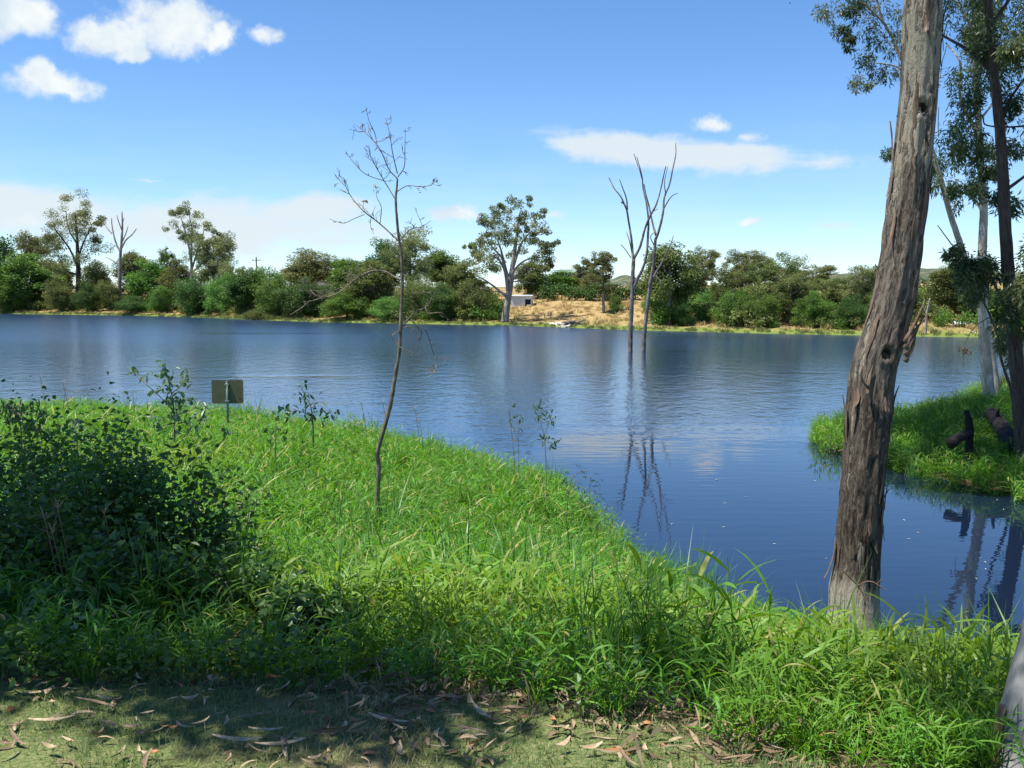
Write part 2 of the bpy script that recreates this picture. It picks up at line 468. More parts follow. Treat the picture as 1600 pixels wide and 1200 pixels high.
        i = np.arange(seg) * 2
        return s.add(V, np.stack([i, i + 1, i + 3, i + 2], 1), t)

def obj(name, mesh, parent=None, loc=None):
    o = bpy.data.objects.new(name, mesh)
    COL.objects.link(o)
    if parent is not None:
        o.parent = parent
    if loc is not None:
        o.location = loc
    return o
def tag(o, label=None, cat=None, group=None, kind=None):
    if label: o['label'] = label
    if cat: o['category'] = cat
    if group: o['group'] = group
    if kind: o['kind'] = kind
    return o
def thing(name, label, cat, loc=(0, 0, 0), group=None):
    o = bpy.data.objects.new(name, None)
    o.empty_display_size = .2
    COL.objects.link(o)
    o.location = loc
    return tag(o, label, cat, group)

def path(ctrl, n):
    """smooth curve through control points (Catmull-Rom)"""
    c = np.asarray(ctrl, float)
    c = np.vstack([2 * c[0] - c[1], c, 2 * c[-1] - c[-2]])
    m = len(c) - 3
    u = np.linspace(0, m, n); i = np.minimum(u.astype(int), m - 1); t = (u - i)[:, None]
    p0, p1, p2, p3 = c[i], c[i + 1], c[i + 2], c[i + 3]
    return .5 * (2 * p1 + (p2 - p0) * t + (2 * p0 - 5 * p1 + 4 * p2 - p3) * t ** 2 + (3 * p1 - p0 - 3 * p2 + p3) * t ** 3)

# ------------------------------------------------------------------ terrain
def smooth(x):
    x = np.clip(x, 0, 1)
    return x * x * (3 - 2 * x)
def seg_dist(pts, poly, closed=True):
    """distance to a polygon outline and whether inside"""
    pts = np.asarray(pts, float).reshape(-1, 2); poly = np.asarray(poly, float)
    d = np.full(len(pts), 1e9); ins = np.zeros(len(pts), bool)
    m = len(poly)
    for i in range(m if closed else m - 1):
        a, b = poly[i], poly[(i + 1) % m]
        ab = b - a
        t = np.clip(((pts - a) @ ab) / (ab @ ab), 0, 1)
        d = np.minimum(d, np.linalg.norm(pts - (a + t[:, None] * ab), axis=1))
        if closed:
            with np.errstate(divide='ignore', invalid='ignore'):
                c = ((a[1] > pts[:, 1]) != (b[1] > pts[:, 1])) & (pts[:, 0] < (b[0] - a[0]) * (pts[:, 1] - a[1]) / (b[1] - a[1] + 1e-12) + a[0])
            ins ^= c
    return np.where(ins, d, -d)
def rough2(x, y, s=1.0, amp=1.0):
    return amp * (np.sin(x * 1.7 * s + 1.3 * np.sin(y * 1.1 * s)) + np.sin(y * 2.1 * s + 1.7 * np.sin(x * .9 * s + 2)) + .5 * np.sin((x + y) * 4.1 * s)) / 2.5

NEAR = [(-70, 37), (-30, 36), (-18, 35), (-11, 34.6), (-7.1, 31.7), (-3.8, 29.2), (-.7, 25.6), (1.05, 22.3), (1.75, 18.6), (1.8, 16.0), (2.25, 14.7), (2.75, 13.4),
        (3.8, 12.2), (4.7, 11.3), (5.35, 10.4), (7, 9.4), (9.5, 8.4), (16, 7), (70, 4), (70, -60), (-70, -60)]
ISLE = [(9.7, 30.6), (9.9, 28), (10.2, 25.6), (10.8, 23.4), (11.6, 21.6), (14, 19.8), (20, 17.8), (60, 14), (60, 47), (25, 46.8), (20.6, 44.6), (21.2, 40), (17, 37.5), (13.5, 35.5), (10.5, 33)]
LAWN_Y = [(-60, 4.5), (-2.4, 4.08), (-1.4, 4.0), (-.6, 3.9), (.1, 3.82), (.55, 3.62), (1.0, 3.12), (1.7, 2.92), (3, 2.8), (60, 2.4)]
def lawn_edge(x):
    a = np.array(LAWN_Y)
    return np.interp(x, a[:, 0], a[:, 1])
def z_near(x, y):
    x = np.asarray(x, float); y = np.asarray(y, float)
    s = seg_dist(np.stack([x, y], -1), NEAR)
    t = np.maximum(y - lawn_edge(x), 0)
    zi = 2.9 * np.maximum(s, 0) / (np.maximum(s, 0) + t + 1e-6)
    zi = zi + rough2(x, y, 1.0, .05) * np.clip(s, 0, 1) * np.clip(t, 0, 1) + rough2(x, y, 2.3, .008)
    return np.where(s > 0, zi + .02, np.maximum(s * .35, -1.6) + .02)
def z_isle(x, y):
    s = seg_dist(np.stack([np.asarray(x, float), np.asarray(y, float)], -1), ISLE)
    return np.where(s > 0, .95 * smooth(s / 5) + .03 + rough2(x, y, .8, .04), np.maximum(s * .4, -1.6))

FAR_PX = [(-500, 270), (-250, 262), (0, 252), (200, 230), (300, 212), (400, 188), (500, 172), (600, 165), (700, 158), (800, 153), (900, 141), (1000, 131), (1100, 126), (1200, 120), (1300, 116),
          (1370, 114), (1480, 110), (1600, 108), (1800, 105), (2100, 102)]
def far_shore_y(px):
    a = np.array(FAR_PX, float)
    return np.interp(px, a[:, 0], a[:, 1])
FARLINE = [tuple(P(px, 500, Y)[:2]) for px, Y in FAR_PX]
FARPOLY = [(-900, 330), (-300, 285)] + FARLINE + [(160, 100), (500, 85), (2500, 60), (2500, 3200), (-2500, 3200), (-2500, 400)]
def z_far(x, y):
    x = np.asarray(x, float); y = np.asarray(y, float)
    s = seg_dist(np.stack([x, y], -1), FARPOLY)
    z = 3.9 * smooth(np.maximum(s, 0) / 34) * 0.55 + 3.9 * .45 * np.clip(s / 30, 0, 1) + np.clip((s - 30) * .022, 0, 4)
    z = z + .22 * np.minimum(np.maximum(s, 0), 1.2) + rough2(x, y, .16, .25) * np.clip(s / 10, 0, 1) + rough2(x, y, .6, .07) * np.clip(s / 3, 0, 1)
    # wooded ridges behind the right end of the shore and a faint one further along
    hill = 15.5 * np.exp(-(((x - 330) / 120) ** 2 + ((y - 860) / 140) ** 2)) + 17 * np.exp(-(((x - 200) / 60) ** 2 + ((y - 800) / 90) ** 2)) * 0 \
        + 19 * np.exp(-(((x - 128) / 30) ** 2 + ((y - 1150) / 100) ** 2)) + 12 * np.exp(-(((x - 520) / 170) ** 2 + ((y - 900) / 120) ** 2))
    hill = hill * (1 + .10 * rough2(x, y, .02) + .05 * rough2(x, y, .07))
    return np.where(s > 0, z + hill, np.maximum(s * .3, -2))

def grid_mesh(name, X, Y, zf, mat, attrs=None):
    gx, gy = np.meshgrid(X, Y)
    z = zf(gx.ravel(), gy.ravel())
    V = np.stack([gx.ravel(), gy.ravel(), z], 1)
    nx, ny = len(X), len(Y)
    i, j = np.meshgrid(np.arange(ny - 1), np.arange(nx - 1), indexing='ij')
    a = i * nx + j
    Q = np.stack([a, a + 1, a + nx + 1, a + nx], -1).reshape(-1, 4)
    t = attrs(gx.ravel(), gy.ravel()) if attrs else None
    return mesh_np(name, V, Q, mat, tint=t, smooth=True)

def soil_mat():
    m, g, b = newmat('bank_soil')
    geo = g.new('ShaderNodeNewGeometry'); p = geo.outputs['Position']
    lawn = g.attr('tint').outputs['Fac']
    n1 = g.noise(p, 1.1, 5, .6); n2 = g.noise(p, 9, 5, .65); n3 = g.noise(p, 55, 4, .7)
    soil = g.mix(g.sstep(n2, .4, .65), (.045, .033, .022), (.15, .105, .068))
    turf = g.mix(g.sstep(n3, .35, .68), (.075, .120, .035), (.22, .22, .095))
    turf = g.mix(g.sstep(n1, .48, .66), turf, (.25, .20, .115))
    col = g.mix(g.sstep(g.m('ADD', lawn, g.m('MULTIPLY', g.m('SUBTRACT', n2, .5), .7)), .4, .62), soil, turf)
    g.put(b.inputs['Base Color'], col)
    b.inputs['Roughness'].default_value = .95
    b.inputs['Specular IOR Level'].default_value = .1
    g.put(b.inputs['Normal'], g.bump(g.m('ADD', n3, n2), .7, .015))
    return m
def far_mat():
    m, g, b = newmat('dry_paddock')
    geo = g.new('ShaderNodeNewGeometry'); p = geo.outputs['Position']
    sp = g.new('ShaderNodeSeparateXYZ'); g.l.new(p, sp.inputs[0])
    n1 = g.noise(p, .10, 5, .6); n2 = g.noise(p, .55, 6, .7); n3 = g.noise(p, 2.6, 4, .7)
    col = g.mix(g.sstep(n2, .33, .68), (.24, .165, .070), (.42, .31, .145))
    col = g.mix(g.sstep(n1, .54, .66, 0, .7), col, (.22, .135, .070))
    col = g.mix(g.sstep(n1, .46, .34, 0, .7), col, (.17, .175, .055))
    col = g.mix(g.sstep(n3, .60, .75, 0, .6), col, (.12, .085, .045))
    zz = g.m('ADD', sp.outputs[2], g.m('MULTIPLY', g.m('SUBTRACT', n2, .5), .9))
    col = g.mix(g.sstep(zz, .62, .28), col, (.15, .19, .045))
    hn = g.noise(p, .06, 6, .75)
    hc = g.mix(g.sstep(hn, .42, .66), (.060, .085, .048), (.19, .165, .115))
    col = g.mix(g.sstep(sp.outputs[1], 330, 480), col, hc)
    g.put(b.inputs['Base Color'], col)
    b.inputs['Roughness'].default_value = .95
    b.inputs['Specular IOR Level'].default_value = .05
    g.put(b.inputs['Normal'], g.bump(n3, .5, .25))
    return m

xs = np.concatenate([np.linspace(-70, -12, 40, endpoint=False), np.linspace(-12, 8, 190, endpoint=False), np.linspace(8, 70, 40)])
ys = np.concatenate([np.linspace(-40, 1, 20, endpoint=False), np.linspace(1, 14, 150, endpoint=False), np.linspace(14, 42, 110)])
soil = soil_mat()
nb = obj('near_bank_ground', grid_mesh('near_bank_ground', xs, ys, z_near, soil,
         lambda x, y: smooth((lawn_edge(x) - y) / .5 + .45)))
tag(nb, kind='structure')
isl = obj('right_bank_ground', grid_mesh('right_bank_ground', np.linspace(6, 60, 110), np.linspace(12, 42, 70), z_isle, soil, lambda x, y: x * 0))
tag(isl, kind='structure')
xs = np.concatenate([np.linspace(-2400, -260, 40, endpoint=False), np.linspace(-260, 180, 330, endpoint=False), np.linspace(180, 700, 100, endpoint=False), np.linspace(700, 2400, 25)])
ys = np.concatenate([np.linspace(86, 300, 200, endpoint=False), np.linspace(300, 1300, 100, endpoint=False), np.linspace(1300, 3100, 20)])
fb_ = obj('far_bank_ground', grid_mesh('far_bank_ground', xs, ys, z_far, far_mat()))
tag(fb_, kind='structure')

# ------------------------------------------------------------------ water
def water_mat():
    m, g, b = newmat('lake_water')
    geo = g.new('ShaderNodeNewGeometry'); p = geo.outputs['Position']
    sp = g.new('ShaderNodeSeparateXYZ'); g.l.new(p, sp.inputs[0])
    nb_ = g.noise(g.mapv(p, (.035, .09, 1)), 1, 4, .6)
    yy = g.m('ADD', sp.outputs[1], g.m('MULTIPLY', g.m('SUBTRACT', nb_, .5), 16))
    # breeze ruffles the open water; the sheltered corner by the bank stays calm
    sx = g.m('ADD', sp.outputs[0], 0)
    shelter = g.m('ADD', yy, g.m('MULTIPLY', g.m('MINIMUM', g.m('SUBTRACT', sx, 2.0), 0.0), -1.2))
    rip = g.sstep(shelter, 29, 37)
    nl = g.noise(g.mapv(p, (.02, .11, 1), (3, 1, 0)), 1, 3, .5)
    calm = g.sstep(nl, .60, .72)
    rip = g.m('MULTIPLY', rip, g.m('SUBTRACT', 1.0, g.m('MULTIPLY', calm, .55)))
    w1 = g.noise(g.mapv(p, (2.6, 1.5, 1)), 1, 3, .6)
    w2 = g.noise(g.mapv(p, (.75, .55, 1)), 1, 2, .5)
    w0 = g.noise(g.mapv(p, (.9, 3.0, 1)), 1, 2, .5)
    hgt = g.m('ADD', g.m('MULTIPLY', w1, .027), g.m('MULTIPLY', w2, .030))
    hgt = g.m('MULTIPLY', hgt, rip)
    hgt = g.m('ADD', hgt, g.m('MULTIPLY', w0, .0030))
    bp = g.new('ShaderNodeBump'); bp.inputs['Strength'].default_value = 1.0; bp.inputs['Distance'].default_value = 1.0
    g.put(bp.inputs['Height'], hgt)
    g.put(b.inputs['Normal'], bp.outputs[0])
    g.put(b.inputs['Roughness'], g.m('ADD', g.m('MULTIPLY_ADD', rip, .085, .012), g.sstep(sp.outputs[1], 60, 120, 0, .11)))
    g.put(b.inputs['Base Color'], g.mix(rip, (.006, .013, .031), (.013, .034, .078)))  # bluer base where ruffled: more reflected sky put into the colour
    b.inputs['IOR'].default_value = 1.58
    b.inputs['Specular IOR Level'].default_value = .5
    return m
wm = mesh_np('water', [(-2400, -60, 0), (2400, -60, 0), (2400, 420, 0), (-2400, 420, 0)], [(0, 1, 2, 3)], water_mat())
wo = obj('lake_water', wm)
tag(wo, kind='structure')

# ------------------------------------------------------------------ far shore: houses, shed, ramp, posts
def gz(fn, x, y):
    return float(fn(np.array([x]), np.array([y]))[0])
def on_far(px, s):
    Y = float(far_shore_y(px)) + s
    p = P(px, 480, Y)
    return np.array((p[0], Y, gz(z_far, p[0], Y)))

def simple(name, parent, mat, *boxes, off=(0, 0, 0)):
    g = G()
    for lo, hi in boxes:
        g.box(lo, hi)
    return obj(name, g.mesh(name, mat, off=off), parent)

def build_shed():
    b = on_far(816, 24)
    t = thing('tin_shed', 'small pale tin shed with a dark doorway on the dry slope', 'shed', tuple(b))
    t.rotation_euler = (0, 0, math.radians(-6))
    w, d, h = 1.75, 1.5, 1.62
    simple('wall', t, M['tin'], ((-w, -d, -.4), (.62, -d + .06, h)))
    simple('wall', t, M['tin'], ((1.62, -d, -.4), (w, -d + .06, h)), ((.62, -d, 1.02), (1.62, -d + .06, h)))
    simple('wall', t, M['tin'], ((-w, -d + .062, -.4), (-w + .06, d, h)))
    simple('wall', t, M['tin'], ((w - .06, -d + .062, -.4), (w, d, h)))
    simple('wall', t, M['tin'], ((-w + .062, d - .06, -.4), (w - .062, d, h)))
    simple('doorway_shade', t, M['shade_sticker'], ((.63, -d + .30, -.2), (1.61, -d + .34, 1.01)))  # near-black sheet set back in the doorway, shade inside put into its colour
    r = simple('roof', t, M['tinroof'], ((-w - .12, -d - .16, h + .02), (w + .12, d + .15, h + .08)))
    r.rotation_euler = (math.radians(3), 0, 0)
    g = G()
    for k in range(18):
        x = -w - .08 + k * .21
        g.box((x, -d - .15, h + .081), (x + .05, d + .14, h + .105))
    q = obj('roof_rib', g.mesh('roof_rib', M['tinroof']), r)
    tag(q, kind='stuff')
    simple('trough', t, M['concrete'], ((1.0, -d - .9, -.25), (1.7, -d - .4, .12)))
build_shed()

def build_house():
    p = P(503, 423, 262)
    z0 = gz(z_far, p[0], p[1])
    t = thing('farm_house', 'white-roofed low house mostly hidden behind the shore trees', 'house', (p[0], p[1], z0))
    top = float(P(503, 418, 262)[2]) - z0
    e = top - 1.1
    simple('wall', t, M['wallpaint'], ((-6, -3.5, -.5), (6, 3.5, e)))
    g = G()
    g.add([(-6.6, -4.2, e + .01), (6.6, -4.2, e + .01), (6.6, 0, top), (-6.6, 0, top), (-6.6, 4.2, e + .01), (6.6, 4.2, e + .01),
           (-6.6, -4.2, e + .13), (6.6, -4.2, e + .13), (6.6, 0, top + .12), (-6.6, 0, top + .12), (-6.6, 4.2, e + .13), (6.6, 4.2, e + .13)],
          [(6, 7, 8, 9), (9, 8, 11, 10), (0, 3, 2, 1), (3, 4, 5, 2), (0, 1, 7, 6), (4, 10, 11, 5), (1, 2, 8, 7), (2, 5, 11, 8), (0, 6, 9, 3), (3, 9, 10, 4)])
    obj('roof', g.mesh('roof', M['tinroof']), t)
    for x in (-4, -.5, 3):
        f = simple('window', t, M['white'], ((x, -3.56, e - 2.0), (x + 1.5, -3.503, e - .7)))
        simple('pane', f, M['glass'], ((x + .1, -3.575, e - 1.9), (x + 1.4, -3.562, e - .8)))
build_house()

def build_ramps():
    b = on_far(880, 2.6)
    g = G()
    V = []
    for i, (dx, dy) in enumerate(((-2.2, 3.5), (-.4, 3.5), (2.6, -3.2), (-.2, -3.2))):
        x, y = b[0] + dx, b[1] + dy
        V.append((x, y, gz(z_far, x, y) + .12))
    V = np.array(V)
    g.add(np.vstack([V, V - (0, 0, .5)]), [(0, 3, 2, 1), (0, 1, 5, 4), (1, 2, 6, 5), (2, 3, 7, 6), (3, 0, 4, 7)])
    t = obj('boat_ramp', g.mesh('boat_ramp', M['concrete'], off=b))
    t.location = tuple(b)
    tag(t, 'pale concrete slab sloping into the water below the tin shed', 'boat ramp')
    rg = np.random.default_rng(5)
    b = on_far(894, 1.2)
    t = thing('driftwood_pile', 'small heap of pale driftwood at the waterline beside the concrete slab', 'driftwood', tuple(b))
    for k in range(5):
        a = rg.random() * 6.28
        c = np.array((rg.normal() * .5, rg.normal() * .2, .25 + .08 * k))
        v = np.array((math.cos(a) * 1.2, math.sin(a) * .5, .25 * rg.normal()))
        g = G().tube([c - v, c + v * .1, c + v], (.16, .15, .07), 6)
        obj('log', g.mesh('log', M['deadbark']), t)
    for px, s, h in ((851, 7, 1.0), (860.5, 5.5, 1.5)):
        b = on_far(px, s)
        t = thing('fence_post', 'shorter, left-hand one of two bare posts on the dry slope' if px < 855 else 'taller, right-hand one of two bare posts on the dry slope', 'post', tuple(b), 'posts on the dry slope')
        obj('shaft', G().tube([(0, 0, -.3), (.02, 0, h * .6), (.03, 0, h)], (.09, .08, .075), 8).mesh('shaft', M['timber']), t)
        obj('cap', G().tube([(.03, 0, h + .002), (.03, 0, h + .05)], (.095, .06), 8).mesh('cap', M['timber']), t)
    # the track and the pale board on the shore at the right end
    g = G(); V = []
    pts = [(1449, 13), (1470, 9.5), (1495, 6), (1516, 2.6), (1530, 1)]
    for px, s in pts:
        b = on_far(px, s)
        for dy in (.7, -.7):
            V.append((b[0], b[1] + dy, gz(z_far, b[0], b[1] + dy) + .09))
    g.add(V, [(2 * i, 2 * i + 1, 2 * i + 3, 2 * i + 2) for i in range(4)])
    tag(obj('foot_track', g.mesh('foot_track', M['concrete'])), kind='structure')
    b = on_far(1505, 6.5)
    t = thing('upturned_dinghy', 'tiny white upturned boat lying on the shore beyond the leaning bark trunk', 'boat', (b[0], b[1], b[2] + .25))
    n = 9; V = []
    for i in range(n):
        u = i / (n - 1); w = .55 * math.sin(math.pi * (.12 + .80 * u)) ; hh = .42 * (1 - .5 * u)
        for a in np.linspace(0, math.pi, 7):
            V.append((-1.3 + 2.6 * u, math.cos(a) * w, math.sin(a) * hh))
    Q = [(i * 7 + j, i * 7 + j + 1, (i + 1) * 7 + j + 1, (i + 1) * 7 + j) for i in range(n - 1) for j in range(6)]
    obj('hull', G().add(V, Q).mesh('hull', M['white'], smooth=True), t)
    obj('keel', G().tube([(-1.25, 0, .43), (0, 0, .36), (1.2, 0, .22)], .03, 6).mesh('keel', M['galv']), t)
    # power pole among the left trees
    p = P(400.5, 410, 235); z0 = gz(z_far, p[0], 235); top = float(P(400, 402, 235)[2]) - z0
    t = thing('power_pole', 'thin power pole with one crossarm showing over the left trees', 'power pole', (p[0], 235, z0))
    obj('shaft', G().tube([(0, 0, -.5), (0, 0, top * .5), (0, 0, top)], (.2, .17, .14), 8).mesh('shaft', M['timber']), t)
    simple('crossarm', t, M['timber'], ((-1.0, -.08, top - .75), (1.0, .08, top - .6)))
    for x in (-.9, 0.0, .9):
        obj('insulator', G().tube([(x, 0, top - .598 if x else top), (x, 0, (top - .598 if x else top) + .22)], (.07, .05), 6).mesh('insulator', M['white']), t)
build_ramps()

# ------------------------------------------------------------------ trees of the far shore
def puff(g, rng, c, r, n, L, W, flat=.8, droop=.25, t0=None):
    u = rng.normal(size=(n, 3)); u /= np.linalg.norm(u, axis=1)[:, None]
    q = u * (rng.random(n) ** .45)[:, None]
    C = np.asarray(c) + q * np.array((r, r, r * flat))
    D = u * .7 + rng.normal(size=(n, 3)) * .7
    t = None if t0 is None else np.clip(t0 + rng.normal(size=n) * .25, 0, 1)
    g.leaves(C, D, L * (.7 + .6 * rng.random(n)), W * (.7 + .6 * rng.random(n)), rng, droop, t)

def variant(kind, seed):
    """trunk mesh and crown mesh, 10 m tall and W0 wide, to be scaled"""
    rng = np.random.default_rng(seed)
    tr, cr = G(), G()
    H = 10.0
    W = {'euc': 5.5, 'mid': 5.5, 'bush': 8.0, 'slim': 2.6}[kind]
    lean = rng.normal() * .35
    tp = path([(0, 0, -.6), (lean * .2, 0, 2.2), (lean * .5 + rng.normal() * .2, rng.normal() * .2, 5), (lean, rng.normal() * .3, 7.6), (lean + rng.normal() * .2, 0, 9.2)], 12)
    tr.tube(tp, np.linspace(.26, .05, 12) * (.8 if kind in ('bush', 'slim') else 1), 8, .15, rng)
    ends = []
    if kind in ('euc', 'slim'):
        nl = 15 if kind == 'euc' else 10
        for k in range(nl):
            f = (.30 if kind == 'euc' else .35) + .62 * (k + .5) / nl
            b = np.array([np.interp(f * 9.2, tp[:, 2], tp[:, i]) for i in range(3)])
            a = k * 2.4 + rng.normal() * .4
            prof = math.sin(math.pi * min(1, .18 + .80 * (f - .25))) ** .7
            ln = W * .5 * prof * (.55 + .55 * rng.random())
            e = b + np.array((math.cos(a) * ln, math.sin(a) * ln, ln * (.35 + .7 * rng.random()) + .2))
            e[2] = min(e[2], 9.5)
            m = b * .45 + e * .55 + np.array((0, 0, -.12 * ln))
            tr.tube(path([b, m, e], 6), np.linspace(.09, .03, 6), 6)
            ends.append((e, .55 + .45 * rng.random()))
            for q in range(2):
                e2 = b + (e - b) * (.5 + .3 * rng.random()) + rng.normal(size=3) * np.array((.7, .7, .55)) * (W / 5.5)
                tr.tube(path([m, (m + e2) / 2 + rng.normal(size=3) * .1, e2], 4), np.linspace(.05, .02, 4), 5)
                ends.append((e2, .4 + .4 * rng.random()))
        ends.append((tp[-1] + (0, 0, .3), .6))
        for e, r in ends:
            r *= 1.0 if kind == 'euc' else .72
            t0 = rng.random()
            for q in range(3):
                puff(cr, rng, e + rng.normal(size=3) * r * .8, r * (.65 + .45 * rng.random()), int(135 * r + 25), .24, .115, .9, .6, t0)
    else:
        n = 84 if kind == 'mid' else 80
        cz, rz = (.55, .45) if kind == 'mid' else (.48, .50)
        # three or four overlapping domes make an uneven outline
        doms = [(0, 0, cz * H, W * .40, rz * H)]
        for k in range(4):
            a = rng.random() * 6.28; d = W * (.18 + .14 * rng.random())
            doms.append((math.cos(a) * d, math.sin(a) * d, cz * H * (.62 + .45 * rng.random()), W * (.20 + .08 * rng.random()), rz * H * (.45 + .25 * rng.random())))
        for k in range(n):
            dm = doms[0] if k < n * .5 else doms[1 + k % 4]
            u = rng.normal(size=3); u /= np.linalg.norm(u)
            if k % 3 == 0: u[2] = abs(u[2])
            q = (.55 + .45 * rng.random())
            c = np.array(dm[:3]) + u * q * np.array((dm[3], dm[3], dm[4]))
            c[2] = max(c[2], .3 + .5 * rng.random() if kind == 'bush' else 1.0 + .8 * rng.random())
            c[2] = min(c[2], 9.6)
            if k % 6 == 0:
                b = np.array([np.interp(max(c[2] - 2, .3), tp[:, 2], tp[:, i]) for i in range(3)])
                tr.tube(path([b, (b + c) / 2 + (0, 0, -.2), c], 5), np.linspace(.09, .03, 5), 5)
            puff(cr, rng, c, W * (.085 + .09 * rng.random()) * (1.15 if kind == 'mid' else 1.05), 180, .26, .14, 1.0, .35, rng.random())
    V = np.concatenate(cr.V)
    return tr.mesh('trunk', M['farbark'], True), cr.mesh('crown', M['olive']), W, float(V[:, 2].max())

VAR = {k: [variant(k, 11 + 7 * i + len(k)) for i in range(n)] for k, n in (('euc', 5), ('mid', 5), ('bush', 4), ('slim', 3))}
vcount = {k: 0 for k in VAR}
rngT = np.random.default_rng(3)
GRP = 'trees along the far shore'
NAMES = {'euc': ('gum_tree', 'tree'), 'mid': ('shore_tree', 'tree'), 'bush': ('shore_bush', 'bush'), 'slim': ('slender_tree', 'tree')}
def far_tree(px, s, top, w, kind, colr, label):
    b = on_far(px, s)
    D = b[1] / (CP)
    zt = float(P(px, top, b[1])[2])
    h = zt - b[2]
    tm, cm, W0, top0 = VAR[kind][vcount[kind] % len(VAR[kind])]
    vcount[kind] += 1
    t = thing(NAMES[kind][0], label, NAMES[kind][1], tuple(b), GRP)
    kz = h / top0
    kx = w * b[1] / F / W0 * 1.06
    t.scale = (kx, kx, kz)
    t.rotation_euler = (0, 0, rngT.random() * 6.28)
    o = obj('trunk', tm, t)
    o.material_slots[0].link = 'OBJECT'
    o.material_slots[0].material = M['darkbark'] if colr in ('dark', 'green') else M['farbark']
    o = obj('crown', cm, t)
    o.material_slots[0].link = 'OBJECT'
    o.material_slots[0].material = M[colr]
    return t

